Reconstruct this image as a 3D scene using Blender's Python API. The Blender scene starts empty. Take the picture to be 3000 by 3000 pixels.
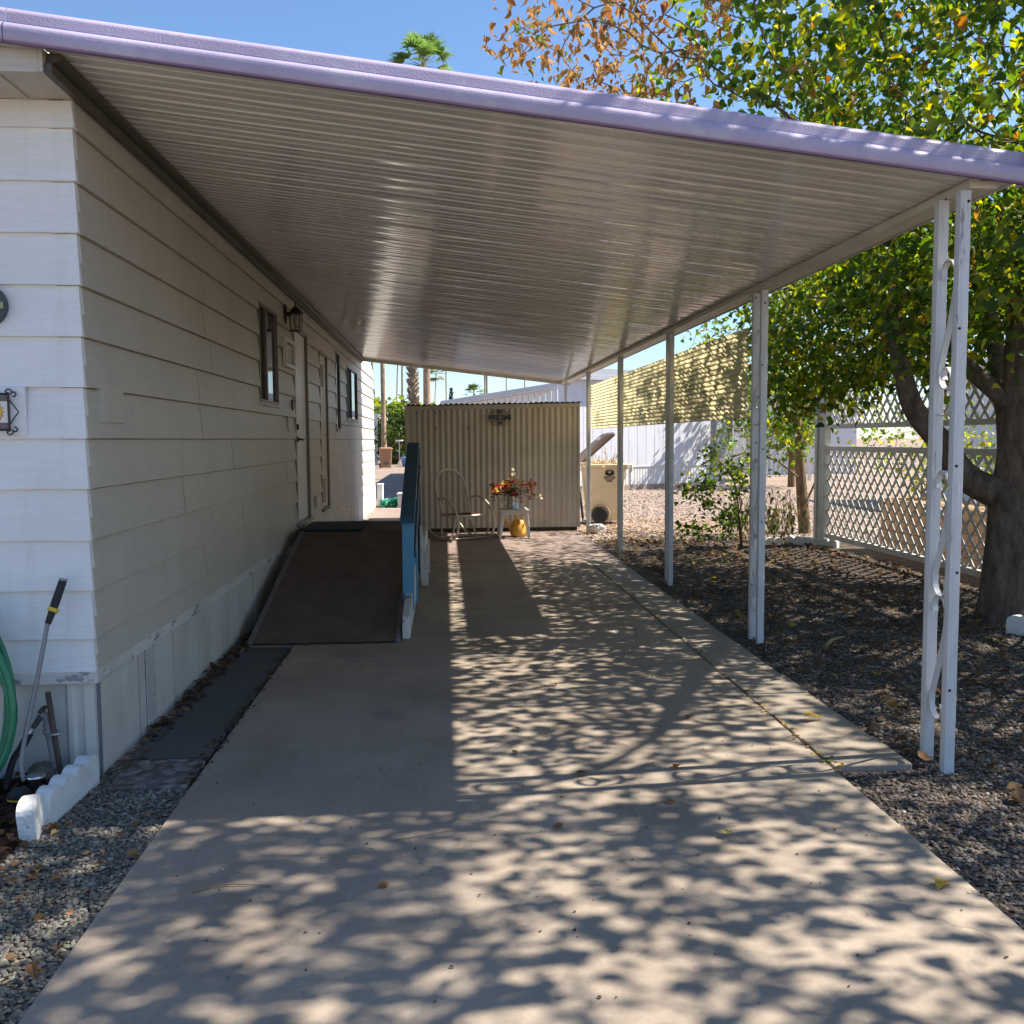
import bpy, math, random
import numpy as np
from mathutils import Vector, Matrix

S = bpy.context.scene
C = S.collection
rng = np.random.default_rng(7)
random.seed(7)
PI = math.pi

# ------------------------------------------------------------------ camera, sky, sun, exposure
def unit(v): return v / np.linalg.norm(v)
_k = 3000/1932
_f = 1783*_k
_y = np.array([-127*_k, -137*_k, _f]); _dy = _f*_f/((137+127*.0065)*_k)
_d = np.array([_dy*.0065, _dy, _f])
_y = unit(_y); _d = unit(_d); _x = np.cross(_d, _y)
Rw = np.stack([_x, _y, -_d])                       # world <- camera (x right, y down, z forward)
cam = bpy.data.cameras.new('camera'); camo = bpy.data.objects.new('camera', cam); C.objects.link(camo)
M3 = Matrix(Rw.tolist()) @ Matrix(((1,0,0),(0,-1,0),(0,0,-1)))
camo.matrix_world = Matrix.Translation((0,0,1.45)) @ M3.to_4x4()
cam.sensor_width = 36; cam.lens = 36*1783/1932
cam.clip_start = .05; cam.clip_end = 2000
S.camera = camo

SUN_EL = math.radians(46.7); SUN_AZ = math.radians(4.6)     # sun stands over +X, swung a little to +Y
sd = Vector((math.cos(SUN_EL)*math.cos(SUN_AZ), math.cos(SUN_EL)*math.sin(SUN_AZ), math.sin(SUN_EL)))
W = bpy.data.worlds.new('World'); S.world = W; W.use_nodes = True
wn = W.node_tree.nodes; wl = W.node_tree.links
sky = wn.new('ShaderNodeTexSky'); sky.sky_type = 'NISHITA'; sky.sun_disc = False
sky.sun_elevation = SUN_EL; sky.sun_rotation = math.atan2(sd.x, sd.y)
sky.air_density = 1.0; sky.dust_density = .25; sky.ozone_density = 6.0
wl.new(sky.outputs[0], wn['Background'].inputs[0]); wn['Background'].inputs[1].default_value = .088
sl = bpy.data.lights.new('sun', 'SUN'); sl.energy = 5; sl.angle = math.radians(.53); sl.color = (1, .93, .82)
so = bpy.data.objects.new('sun', sl); C.objects.link(so); so.rotation_euler = sd.to_track_quat('Z', 'Y').to_euler()
S.view_settings.view_transform = 'Standard'; S.view_settings.look = 'None'
S.view_settings.exposure = 1.28; S.view_settings.gamma = 1; S.view_settings.use_curve_mapping = False
S.cycles.max_bounces = 8; S.cycles.diffuse_bounces = 5; S.cycles.transparent_max_bounces = 8

# ------------------------------------------------------------------ materials
def nmat(name):
    m = bpy.data.materials.new(name); m.use_nodes = True
    nt = m.node_tree
    return m, nt, nt.nodes, nt.links, nt.nodes['Principled BSDF']
def node(n, t, **kw):
    x = n.new(t)
    for k, v in kw.items():
        if k.startswith('i_'):
            key = k[2:]; x.inputs[int(key) if key.isdigit() else key.replace('_', ' ')].default_value = v
        else: setattr(x, k, v)
    return x
def mixc(n, l, fac, a, b, blend='MIX'):
    m = n.new('ShaderNodeMix'); m.data_type = 'RGBA'; m.blend_type = blend
    for sock, v in ((m.inputs[0], fac), (m.inputs[6], a), (m.inputs[7], b)):
        if isinstance(v, (int, float)): sock.default_value = v
        elif isinstance(v, tuple): sock.default_value = (*v, 1) if len(v) == 3 else v
        else: l.new(v, sock)
    return m.outputs[2]
def ramp(n, l, src, a, b, lo=(0,0,0), hi=(1,1,1)):
    r = n.new('ShaderNodeValToRGB'); l.new(src, r.inputs[0])
    r.color_ramp.elements[0].position = a; r.color_ramp.elements[1].position = b
    r.color_ramp.elements[0].color = (*lo, 1); r.color_ramp.elements[1].color = (*hi, 1)
    return r.outputs[0]
def coords(n, l, scale=(1,1,1), kind='Object'):
    t = n.new('ShaderNodeTexCoord'); mp = n.new('ShaderNodeMapping'); mp.inputs['Scale'].default_value = scale
    l.new(t.outputs[kind], mp.inputs[0]); return mp.outputs[0]
def noise(n, l, co, scale, detail=4, rough=.55):
    x = node(n, 'ShaderNodeTexNoise', i_Scale=scale, i_Detail=detail, i_Roughness=rough); l.new(co, x.inputs['Vector']); return x.outputs[0]
def pm(name, col, rough=.6, var=.18, scale=3., bump=0., bscale=60., metal=0., spec=.5,
       wear=None, wear_lo=.58, wear_hi=.62, wscale=9., stretch=(1,1,1), grime=None, gr=.4):
    """principled material: broad tone variation, optional worn patches (colour), optional grime, fine bump"""
    m, nt, n, l, p = nmat(name)
    co = coords(n, l); cs = coords(n, l, stretch)
    dark = tuple(c*(1-var) for c in col); lite = tuple(min(1, c*(1+var*.6)) for c in col)
    c = mixc(n, l, ramp(n, l, noise(n, l, co, scale), .3, .7), dark, lite)
    if grime:
        c = mixc(n, l, ramp(n, l, noise(n, l, cs, scale*1.7, 6, .65), .5, .78, (0,0,0), (gr,)*3), c, grime)
    if wear:
        c = mixc(n, l, ramp(n, l, noise(n, l, cs, wscale, 6, .7), wear_lo, wear_hi), c, wear)
    l.new(c, p.inputs['Base Color'])
    p.inputs['Roughness'].default_value = rough; p.inputs['Metallic'].default_value = metal
    p.inputs['Specular IOR Level'].default_value = spec
    if bump:
        b = node(n, 'ShaderNodeBump', i_Strength=bump, i_Distance=.01)
        l.new(noise(n, l, cs, bscale, 3), b.inputs['Height']); l.new(b.outputs[0], p.inputs['Normal'])
    return m
def attr_mat(name, rough=.8, transl=0., spec=.3):
    m, nt, n, l, p = nmat(name)
    a = node(n, 'ShaderNodeVertexColor', layer_name='tint')
    l.new(a.outputs[0], p.inputs['Base Color']); p.inputs['Roughness'].default_value = rough
    p.inputs['Specular IOR Level'].default_value = spec
    if transl:
        t = n.new('ShaderNodeBsdfTranslucent'); mx = node(n, 'ShaderNodeMixShader', i_0=transl)
        g = n.new('ShaderNodeHueSaturation'); g.inputs['Saturation'].default_value = 1.15; g.inputs['Value'].default_value = 1.85
        l.new(a.outputs[0], g.inputs['Color']); l.new(g.outputs[0], t.inputs[0])
        l.new(p.outputs[0], mx.inputs[1]); l.new(t.outputs[0], mx.inputs[2])
        l.new(mx.outputs[0], n['Material Output'].inputs[0])
    return m

def siding_mat(name, col):
    m, nt, n, l, p = nmat(name)
    co = coords(n, l); st = coords(n, l, (5, 5, .35))
    wob = node(n, 'ShaderNodeTexNoise', i_Scale=2.2, i_Detail=2.); l.new(co, wob.inputs['Vector'])
    ad = n.new('ShaderNodeVectorMath'); ad.operation = 'MULTIPLY_ADD'; ad.inputs[1].default_value = (0,0,.06); l.new(wob.outputs['Color'], ad.inputs[0]); l.new(co, ad.inputs[2])
    mp = n.new('ShaderNodeMapping'); mp.inputs['Scale'].default_value = (5.5,5.5,75); l.new(ad.outputs[0], mp.inputs[0])
    gr = noise(n, l, mp.outputs[0], 1., 3, .6)
    c = mixc(n, l, ramp(n, l, noise(n, l, co, 1.3), .3, .7), tuple(x*.92 for x in col), tuple(min(1, x*1.05) for x in col))
    c = mixc(n, l, ramp(n, l, noise(n, l, st, 2.2, 5, .6), .52, .8, (0,)*3, (.28,)*3), c, tuple(x*y for x, y in zip(col, (.62, .6, .56))))
    c = mixc(n, l, ramp(n, l, gr, .42, .60, (.12,)*3, (0,)*3), c, tuple(x*y for x, y in zip(col, (.62, .58, .52))))
    sp = noise(n, l, coords(n, l, (1,1,1)), 70, 2)
    c = mixc(n, l, ramp(n, l, sp, .75, .79, (0,)*3, (.5,)*3), c, (.2,.17,.13))
    l.new(c, p.inputs['Base Color']); p.inputs['Roughness'].default_value = .45; p.inputs['Specular IOR Level'].default_value = .4
    b = node(n, 'ShaderNodeBump', i_Strength=.4, i_Distance=.006); l.new(gr, b.inputs['Height']); l.new(b.outputs[0], p.inputs['Normal'])
    return m
def concrete_mat(name, col, stain, bumpy=.25):
    m, nt, n, l, p = nmat(name)
    co = coords(n, l)
    c = mixc(n, l, ramp(n, l, noise(n, l, co, .8, 6, .6), .32, .68), tuple(x*.72 for x in col), tuple(x*1.08 for x in col))
    c = mixc(n, l, ramp(n, l, noise(n, l, co, 3.5, 6, .7), .5, .75, (0,)*3, (.45,)*3), c, tuple(x*.62 for x in col))
    c = mixc(n, l, ramp(n, l, noise(n, l, coords(n, l, (1.7,.8,1)), 1.1, 7, .66), .50, .70, (0,)*3, (.8,)*3), c, stain)
    c = mixc(n, l, ramp(n, l, noise(n, l, co, 55, 3), .35, .65, (0,)*3, (.16,)*3), c, tuple(x*.45 for x in col))
    c = mixc(n, l, ramp(n, l, noise(n, l, coords(n, l, (45, 3.5, 1)), 1, 3), .62, .74, (0,)*3, (.18,)*3), c, tuple(x*1.4 for x in col))
    v = node(n, 'ShaderNodeTexVoronoi', i_Scale=9., feature='F1'); l.new(co, v.inputs['Vector'])
    c = mixc(n, l, ramp(n, l, v.outputs['Distance'], .035, .06, (.75,)*3, (0,)*3), c, (.07,.06,.05))
    v2 = node(n, 'ShaderNodeTexVoronoi', i_Scale=1.25); l.new(co, v2.inputs['Vector'])
    dv_ = n.new('ShaderNodeMath'); dv_.operation = 'MULTIPLY_ADD'; dv_.inputs[1].default_value = .22; l.new(noise(n, l, co, 6, 4), dv_.inputs[0]); l.new(v2.outputs['Distance'], dv_.inputs[2])
    c = mixc(n, l, ramp(n, l, dv_.outputs[0], .15, .30, (.42,)*3, (0,)*3), c, tuple(x*.5 for x in stain))
    # hairline cracks, broken up
    vc = node(n, 'ShaderNodeTexVoronoi', i_Scale=.55, feature='DISTANCE_TO_EDGE')
    wob = node(n, 'ShaderNodeTexNoise', i_Scale=3., i_Detail=5.); l.new(co, wob.inputs['Vector'])
    add = n.new('ShaderNodeVectorMath'); add.operation = 'MULTIPLY_ADD'; add.inputs[1].default_value = (.35,.35,0); l.new(wob.outputs['Color'], add.inputs[0]); l.new(co, add.inputs[2])
    l.new(add.outputs[0], vc.inputs['Vector'])
    ck = ramp(n, l, vc.outputs['Distance'], .0012, .0028, (1,)*3, (0,)*3)
    brk = ramp(n, l, noise(n, l, co, .9, 2), .56, .62)
    mm = n.new('ShaderNodeMath'); mm.operation = 'MULTIPLY'; l.new(ck, mm.inputs[0]); l.new(brk, mm.inputs[1])
    m2 = n.new('ShaderNodeMath'); m2.operation = 'MULTIPLY'; l.new(mm.outputs[0], m2.inputs[0]); m2.inputs[1].default_value = .45
    c = mixc(n, l, m2.outputs[0], c, (.05,.045,.04))
    l.new(c, p.inputs['Base Color']); p.inputs['Roughness'].default_value = .82; p.inputs['Specular IOR Level'].default_value = .3
    b = node(n, 'ShaderNodeBump', i_Strength=bumpy, i_Distance=.004); l.new(noise(n, l, co, 90, 4), b.inputs['Height']); l.new(b.outputs[0], p.inputs['Normal'])
    return m
def gravel_mat(name, cols, scale=34., dirt=(.09,.075,.06)):
    m, nt, n, l, p = nmat(name)
    co = coords(n, l)
    v = node(n, 'ShaderNodeTexVoronoi', i_Scale=scale); l.new(co, v.inputs['Vector'])
    sep = n.new('ShaderNodeSeparateColor'); l.new(v.outputs['Color'], sep.inputs[0])
    r = n.new('ShaderNodeValToRGB'); l.new(sep.outputs[0], r.inputs[0]); r.color_ramp.interpolation = 'CONSTANT'
    el = r.color_ramp.elements
    while len(el) < len(cols): el.new(.5)
    for i, cc in enumerate(cols): el[i].position = i/len(cols); el[i].color = (*cc, 1)
    c = mixc(n, l, ramp(n, l, noise(n, l, co, 1.2, 5), .35, .7, (0,)*3, (.55,)*3), r.outputs[0], dirt)
    c = mixc(n, l, ramp(n, l, v.outputs['Distance'], .45, .75, (0,)*3, (.8,)*3), c, tuple(x*.5 for x in dirt))
    l.new(c, p.inputs['Base Color']); p.inputs['Roughness'].default_value = .9; p.inputs['Specular IOR Level'].default_value = .2
    b = node(n, 'ShaderNodeBump', i_Strength=.9, i_Distance=.02, invert=True); l.new(v.outputs['Distance'], b.inputs['Height']); l.new(b.outputs[0], p.inputs['Normal'])
    return m
def bark_mat(name, col, sc=14):
    m, nt, n, l, p = nmat(name)
    co = coords(n, l, (1,1,.35))
    x = noise(n, l, co, sc, 6, .7)
    l.new(mixc(n, l, ramp(n, l, x, .35, .68), tuple(a*.45 for a in col), tuple(a*1.35 for a in col)), p.inputs['Base Color'])
    p.inputs['Roughness'].default_value = .9; p.inputs['Specular IOR Level'].default_value = .2
    b = node(n, 'ShaderNodeBump', i_Strength=.9, i_Distance=.03); l.new(x, b.inputs['Height']); l.new(b.outputs[0], p.inputs['Normal'])
    return m
def ceiling_mat():
    m, nt, n, l, p = nmat('ceiling_paint')
    co = coords(n, l)
    col = (.60,.59,.565)
    c = mixc(n, l, ramp(n, l, noise(n, l, coords(n, l, (.5, 1.6, 1)), 1.1, 5), .3, .7), tuple(x*.9 for x in col), tuple(x*1.04 for x in col))
    st = noise(n, l, coords(n, l, (.45, .7, .4)), 1.35, 3, .5)
    c = mixc(n, l, ramp(n, l, st, .6, .66, (0,)*3, (.35,)*3), c, tuple(x*.68 for x in col))
    l.new(c, p.inputs['Base Color'])
    l.new(ramp(n, l, noise(n, l, coords(n, l, (.4, 4, 1)), 2.2, 3), .3, .7, (.10,)*3, (.19,)*3), p.inputs['Roughness'])
    p.inputs['Specular IOR Level'].default_value = 1.
    b = node(n, 'ShaderNodeBump', i_Strength=.07, i_Distance=.004); l.new(noise(n, l, coords(n, l, (2., 8, 1)), 1.6, 2, .5), b.inputs['Height']); l.new(b.outputs[0], p.inputs['Normal'])
    return m

M = {}
M['siding'] = siding_mat('siding_paint_shaded', (.51,.475,.41))  # same paint as the front, shade put into the colour, slightly dirty
M['litsiding'] = siding_mat('siding_paint_lit', (.78,.775,.775))  # lighter copy of the siding paint for the brighter front wall
M['trim'] = pm('trim_paint', (.64,.62,.58), .5, wear=(.27,.27,.29), wear_lo=.565, wear_hi=.58, wscale=4, stretch=(1,1,2.2), bump=.2, bscale=25)
M['skirt'] = pm('skirt_paint', (.60,.58,.53), .45, .1, 1.5, grime=(.30,.25,.18), gr=.4)
M['joint'] = pm('joint_metal', (.17,.185,.21), .45, .1)
M['dark'] = pm('dark_gap', (.012,.011,.01), .9, .1)
M['brown'] = pm('bronze_strip', (.075,.062,.052), .5, .15)
M['alu'] = pm('aluminium', (.30,.28,.26), .4, .15, 8, metal=.5)
M['frame'] = pm('bronze_frame', (.16,.135,.11), .45, .15, 8, metal=.3)
M['door'] = pm('door_paint', (.74,.74,.75), .42, .07, 2, grime=(.4,.38,.34), gr=.3, bump=.15, bscale=90)
M['cream'] = pm('cream_door', (.60,.56,.48), .5, .1, 2, grime=(.38,.33,.26), gr=.4)
M['black'] = pm('black_metal', (.015,.014,.014), .4, .2)
M['rubber'] = pm('black_rubber', (.022,.022,.023), .75, .2)
M['ceil'] = ceiling_mat()
M['purple'] = pm('lilac_paint', (.40,.345,.485), .45, .16, 2.5, wear=(.46,.46,.53), wear_lo=.56, wear_hi=.72, wscale=3.2, bump=.15, bscale=120, grime=(.30,.25,.33), gr=.5)
M['plip'] = pm('plum_paint', (.20,.12,.22), .5, .2)
M['roofw'] = pm('roof_coating', (.62,.61,.58), .6, .15)
M['beam'] = pm('beam_paint', (.62,.59,.50), .45, .12, 4, grime=(.34,.27,.15), gr=.6, stretch=(1,.4,1))
M['post'] = pm('post_paint', (.62,.62,.62), .4, .08, 4, wear=(.30,.27,.27), wear_lo=.635, wear_hi=.66, wscale=7, stretch=(3,3,.55), grime=(.42,.38,.33), gr=.5)
M['shed'] = pm('shed_paint', (.53,.49,.43), .5, .14, 1.2, grime=(.30,.24,.17), gr=.4, wear=(.20,.10,.05), wear_lo=.76, wear_hi=.78, wscale=14)
M['shedroof'] = pm('shed_roof', (.10,.09,.08), .6, .3)
M['wood'] = pm('raw_wood', (.34,.20,.10), .7, .2, 6, stretch=(8,1,8), grime=(.15,.09,.05))
M['darkwood'] = pm('dark_wood', (.10,.065,.045), .8, .3, 5)
M['whitewood'] = pm('white_wood', (.62,.60,.57), .6, .12, 5, wear=(.24,.21,.19), wear_lo=.6, wear_hi=.63, wscale=6, bump=.3, bscale=30)
M['blue'] = pm('blue_paint', (.075,.27,.44), .45, .12, 6, wear=(.03,.10,.19), wear_lo=.68, wear_hi=.7, wscale=12)
M['teal'] = pm('teal_paint', (.035,.10,.15), .45, .15, 4, wear=(.08,.28,.30), wear_lo=.70, wear_hi=.72)
M['carpet'] = pm('brown_carpet', (.165,.122,.095), .97, .2, 4, bump=.9, bscale=160, spec=.1, wear=(.28,.22,.175), wear_lo=.58, wear_hi=.70, wscale=170, grime=(.085,.063,.05), gr=.5)
M['edge'] = pm('ramp_edge', (.17,.15,.135), .7, .2, 6)
M['mat'] = pm('mat_rubber', (.012,.012,.014), .85, .2, bump=.6, bscale=120)
M['concrete'] = concrete_mat('concrete', (.37,.302,.235), (.215,.172,.132))
M['pinkconc'] = concrete_mat('red_concrete', (.31,.235,.20), (.22,.155,.13))
M['paver'] = concrete_mat('paver_concrete', (.34,.285,.225), (.23,.19,.145), .4)
M['darkpaver'] = concrete_mat('slate_paver', (.115,.115,.112), (.075,.075,.073), .4)
M['ground'] = gravel_mat('gravel', [(.40,.29,.235),(.27,.19,.155),(.50,.39,.32),(.33,.25,.21),(.56,.46,.38),(.20,.145,.12),(.38,.27,.215)], 26., (.27,.20,.155))
M['yard'] = gravel_mat('yard_gravel', [(.13,.097,.072),(.085,.064,.048),(.165,.125,.097),(.108,.08,.062),(.20,.16,.13)], 44., (.065,.048,.036))
M['greengravel'] = gravel_mat('green_gravel', [(.19,.18,.145),(.26,.25,.20),(.13,.125,.105),(.31,.29,.24),(.21,.175,.135)], 48., (.09,.075,.058))
M['mulch'] = gravel_mat('mulch', [(.055,.032,.02),(.09,.055,.035),(.035,.022,.016),(.12,.07,.045)], 30., (.03,.02,.014))
M['pebble'] = gravel_mat('pebble_concrete', [(.22,.19,.18),(.08,.07,.07),(.27,.23,.21),(.16,.13,.12)], 22., (.25,.21,.19))
M['stones'] = attr_mat('stones', .85)
M['bark'] = bark_mat('mulberry_bark', (.165,.125,.095))
M['bark2'] = bark_mat('young_bark', (.22,.15,.09), 10)
M['twig'] = pm('dry_twig', (.25,.17,.11), .8, .3, 8)
M['palmbark'] = bark_mat('palm_bark', (.34,.25,.17), 6)
M['shag'] = bark_mat('palm_stubs', (.30,.22,.15), 9)
M['leaf'] = attr_mat('leaf', .45, .5, .35)
M['dry'] = attr_mat('dry_leaf', .7, .3, .2)
M['lattice'] = pm('lattice_paint', (.64,.61,.55), .55, .12, 3, grime=(.34,.29,.23), gr=.5)
M['fpost'] = pm('fence_paint', (.58,.57,.54), .6, .14, 4, wear=(.2,.17,.14), wear_lo=.62, wear_hi=.65, wscale=6, stretch=(2,2,.5))
M['brick'] = pm('white_brick', (.70,.69,.67), .75, .12, 8, wear=(.32,.29,.26), wear_lo=.66, wear_hi=.69, wscale=14, bump=.5, bscale=70)
M['tube'] = pm('chair_enamel', (.55,.50,.42), .35, .12, 8, wear=(.25,.15,.08), wear_lo=.7, wear_hi=.73)
M['string'] = pm('chair_cord', (.40,.36,.29), .6, .1)
M['pad'] = pm('seat_weave', (.17,.06,.04), .8, .4, 30, wear=(.36,.24,.17), wear_lo=.58, wear_hi=.64, wscale=45, bump=.8, bscale=60)
M['plastic'] = pm('white_plastic', (.62,.60,.55), .4, .08)
M['galv'] = pm('galvanised', (.52,.53,.53), .28, .2, 12, metal=.85)
M['yellow'] = pm('yellow_plastic', (.74,.40,.06), .4, .08)
M['bin'] = pm('bin_plastic', (.60,.49,.33), .5, .08, 2, grime=(.38,.28,.17), gr=.4)
M['lid'] = pm('lid_plastic', (.15,.105,.08), .45, .15, 3)
M['binbrown'] = pm('brown_bin_plastic', (.33,.17,.085), .5, .1)
M['green'] = pm('hose_green', (.018,.19,.095), .35, .15, 10)
M['grey'] = pm('grey_tube', (.24,.24,.25), .4, .12)
M['yring'] = pm('yellow_ring', (.70,.45,.03), .45, .05)
M['chrome'] = pm('chrome', (.75,.75,.77), .16, .1, metal=1)
M['iron'] = pm('rusty_iron', (.09,.06,.045), .7, .4, 20)
M['rock'] = pm('rock', (.16,.13,.10), .85, .3, 10, bump=.6, bscale=25)
M['bronze'] = pm('lamp_bronze', (.035,.026,.018), .4, .25, metal=.4)
M['nbwall'] = pm('neighbour_wall', (.62,.63,.68), .6, .08, .6, wear=(.33,.33,.37), wear_lo=.54, wear_hi=.74, wscale=1.6, stretch=(1.,1.,.16))
M['nbrib'] = pm('neighbour_panel', (.72,.72,.72), .5, .06)
M['nbtrim'] = pm('neighbour_trim', (.55,.60,.68), .5, .08)
M['nbgrey'] = pm('neighbour_grey', (.38,.40,.44), .6, .1)
M['offwhite'] = pm('offwhite', (.70,.70,.69), .55, .08)
M['bluetub'] = pm('blue_tub', (.14,.28,.60), .45, .1)
M['bluegrey'] = pm('medallion_slate', (.05,.06,.065), .5, .3, 20)
M['medgreen'] = pm('medallion_green', (.26,.33,.17), .5, .2, 20)
M['tile'] = pm('white_tile', (.75,.74,.72), .3, .05)
M['sunyellow'] = pm('sun_yellow', (.70,.40,.04), .4, .2, 40)
M['mosaic'] = pm('mosaic', (.20,.10,.09), .4, .5, 60, wear=(.08,.14,.2), wear_lo=.5, wear_hi=.55, wscale=70)
M['paper'] = pm('paper', (.55,.54,.52), .7, .06)
M['fabric'] = pm('white_cloth', (.66,.66,.62), .9, .15, 15)
def glass_mat(name, col):
    m, nt, n, l, p = nmat(name)
    co = coords(n, l)
    l.new(mixc(n, l, ramp(n, l, noise(n, l, co, 2.5), .35, .65), col, tuple(x*1.8+.006 for x in col)), p.inputs['Base Color'])
    p.inputs['Roughness'].default_value = .04; p.inputs['Specular IOR Level'].default_value = .9
    return m
M['glass'] = glass_mat('window_glass', (.014,.015,.016))
M['screen'] = pm('insect_screen', (.012,.012,.013), .8, .2)
def clear_mat():
    m, nt, n, l, p = nmat('lamp_glass')
    l.new(mixc(n, l, noise(n, l, coords(n, l), 30), (.7,.66,.55), (.8,.78,.7)), p.inputs['Base Color'])
    p.inputs['Transmission Weight'].default_value = .85; p.inputs['Roughness'].default_value = .25; p.inputs['IOR'].default_value = 1.1
    return m
M['lampglass'] = clear_mat()
def panel_mat():
    m, nt, n, l, p = nmat('yellow_fibreglass')
    c = mixc(n, l, ramp(n, l, noise(n, l, coords(n, l, (1,.7,1)), 2.2, 5), .3, .7), (.53,.50,.40), (.60,.56,.45))
    l.new(c, p.inputs['Base Color']); p.inputs['Roughness'].default_value = .45
    t = n.new('ShaderNodeBsdfTranslucent'); l.new(mixc(n, l, 1., c, (1.15,1.08,.78), 'MULTIPLY'), t.inputs[0])
    mx = node(n, 'ShaderNodeMixShader', i_0=.62); l.new(p.outputs[0], mx.inputs[1]); l.new(t.outputs[0], mx.inputs[2]); l.new(mx.outputs[0], n['Material Output'].inputs[0])
    return m
M['panel'] = panel_mat()

# ------------------------------------------------------------------ mesh building
ORG = {}
class MB:
    def __init__(s): s.v = []; s.f = []; s.mi = []; s.sm = []
    def add(s, vs, fs, mi=0, sm=False):
        o = len(s.v); s.v += [tuple(map(float, v)) for v in vs]
        for f in fs: s.f.append(tuple(i+o for i in f)); s.mi.append(mi); s.sm.append(sm)
        return s
    def hexa(s, p, mi=0):     # 8 points: bottom 4 ccw, top 4 ccw
        return s.add(p, [(3,2,1,0),(4,5,6,7),(0,1,5,4),(1,2,6,5),(2,3,7,6),(3,0,4,7)], mi)
    def box(s, x0, x1, y0, y1, z0, z1, mi=0):
        return s.hexa([(x0,y0,z0),(x1,y0,z0),(x1,y1,z0),(x0,y1,z0),(x0,y0,z1),(x1,y0,z1),(x1,y1,z1),(x0,y1,z1)], mi)
    def beam(s, a, b, w, h, up=(0,0,1), mi=0):
        a = Vector(a); b = Vector(b); d = (b-a).normalized(); u = Vector(up); r = d.cross(u)
        if r.length < 1e-4: r = d.cross(Vector((1,0,0)))
        r.normalize(); u = r.cross(d).normalized(); r *= w/2; u *= h/2
        return s.hexa([a-r-u, a+r-u, b+r-u, b-r-u, a-r+u, a+r+u, b+r+u, b-r+u], mi)
    def tube(s, pts, r, n=8, closed=False, mi=0, sm=True, cap=True, flat=1.):
        P = [Vector(p) for p in pts]; N = len(P)
        R = [r]*N if isinstance(r, (int, float)) else list(r)
        up = None; rings = []
        for i in range(N):
            if closed: t = (P[(i+1)%N]-P[i-1])
            else: t = P[min(i+1,N-1)]-P[max(i-1,0)]
            t.normalize()
            if up is None:
                up = Vector((0,0,1)) if abs(t.z) < .9 else Vector((1,0,0))
            a = t.cross(up)
            if a.length < 1e-5: a = t.cross(Vector((.3,.8,.5)))
            a.normalize(); up = a.cross(t).normalized()
            rings.append([P[i]+(a*math.cos(q)+up*math.sin(q)*flat)*R[i] for q in (2*PI*k/n for k in range(n))])
        vs = [p for g in rings for p in g]; fs = []
        for i in range(N if closed else N-1):
            j = (i+1) % N
            for k in range(n): fs.append((i*n+k, i*n+(k+1)%n, j*n+(k+1)%n, j*n+k))
        s.add(vs, fs, mi, sm)
        if cap and not closed:
            s.add(rings[0], [tuple(range(n))[::-1]], mi); s.add(rings[-1], [tuple(range(n))], mi)
        return s
    def lathe(s, prof, c=(0,0,0), n=20, mi=0, sm=True, axis='z'):
        vs = []; fs = []
        for r, z in prof:
            for k in range(n):
                q = 2*PI*k/n; x, y = r*math.cos(q), r*math.sin(q)
                vs.append((c[0]+x, c[1]+y, c[2]+z) if axis == 'z' else (c[0]+x, c[1]+z, c[2]+y) if axis == 'y' else (c[0]+z, c[1]+x, c[2]+y))
        for i in range(len(prof)-1):
            for k in range(n):
                a = (i*n+k, i*n+(k+1)%n, (i+1)*n+(k+1)%n, (i+1)*n+k)
                fs.append(a if axis != 'y' else a[::-1])
        return s.add(vs, fs, mi, sm)
    def prism(s, poly, d, mi=0, sm=False):    # closed 3-D outline swept along d
        n = len(poly); d = Vector(d); top = [Vector(p)+d for p in poly]
        s.add(list(poly)+top, [tuple(range(n))[::-1], tuple(range(n, 2*n))], mi)
        return s.add(list(poly)+top, [(i,(i+1)%n,(i+1)%n+n,i+n) for i in range(n)], mi, sm)
    def sheet(s, prof, d, mi=0, sm=False):    # open outline swept along d
        n = len(prof); d = Vector(d)
        return s.add(list(prof)+[Vector(p)+d for p in prof], [(i,i+1,i+1+n,i+n) for i in range(n-1)], mi, sm)
    def build(s, name, mats, parent=None, org=None, bevel=0, tint=None):
        if org is None: org = ORG.get(parent.name, (0,0,0)) if parent else (0,0,0)
        me = bpy.data.meshes.new(name)
        me.from_pydata([(v[0]-org[0], v[1]-org[1], v[2]-org[2]) for v in s.v], [], s.f)
        for m in (mats if isinstance(mats, (list, tuple)) else [mats]): me.materials.append(m)
        me.polygons.foreach_set('material_index', s.mi); me.polygons.foreach_set('use_smooth', s.sm)
        me.update()
        o = bpy.data.objects.new(name, me); C.objects.link(o); ORG[o.name] = org
        if parent: o.parent = parent
        else: o.location = org
        if bevel:
            b = o.modifiers.new('bevel', 'BEVEL'); b.width = bevel; b.segments = 2; b.limit_method = 'ANGLE'; b.angle_limit = math.radians(40)
        return o
def tag(o, label=None, cat=None, group=None, kind=None):
    for k, v in (('label', label), ('category', cat), ('group', group), ('kind', kind)):
        if v: o[k] = v
    return o
def thing(name, loc, label, cat, group=None):
    o = bpy.data.objects.new(name, None); C.objects.link(o); o.location = loc; ORG[o.name] = loc
    o.empty_display_size = .1
    return tag(o, label, cat, group)
def local(name, label, cat, group=None):      # built round its own origin, then moved
    o = bpy.data.objects.new(name, None); C.objects.link(o); ORG[o.name] = (0,0,0); return tag(o, label, cat, group)
def copy_tree(o, parent=None):
    c = o.copy(); C.objects.link(c); ORG[c.name] = ORG.get(o.name, (0,0,0))
    if parent: c.parent = parent
    for ch in list(o.children): copy_tree(ch, c)
    return c
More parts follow.
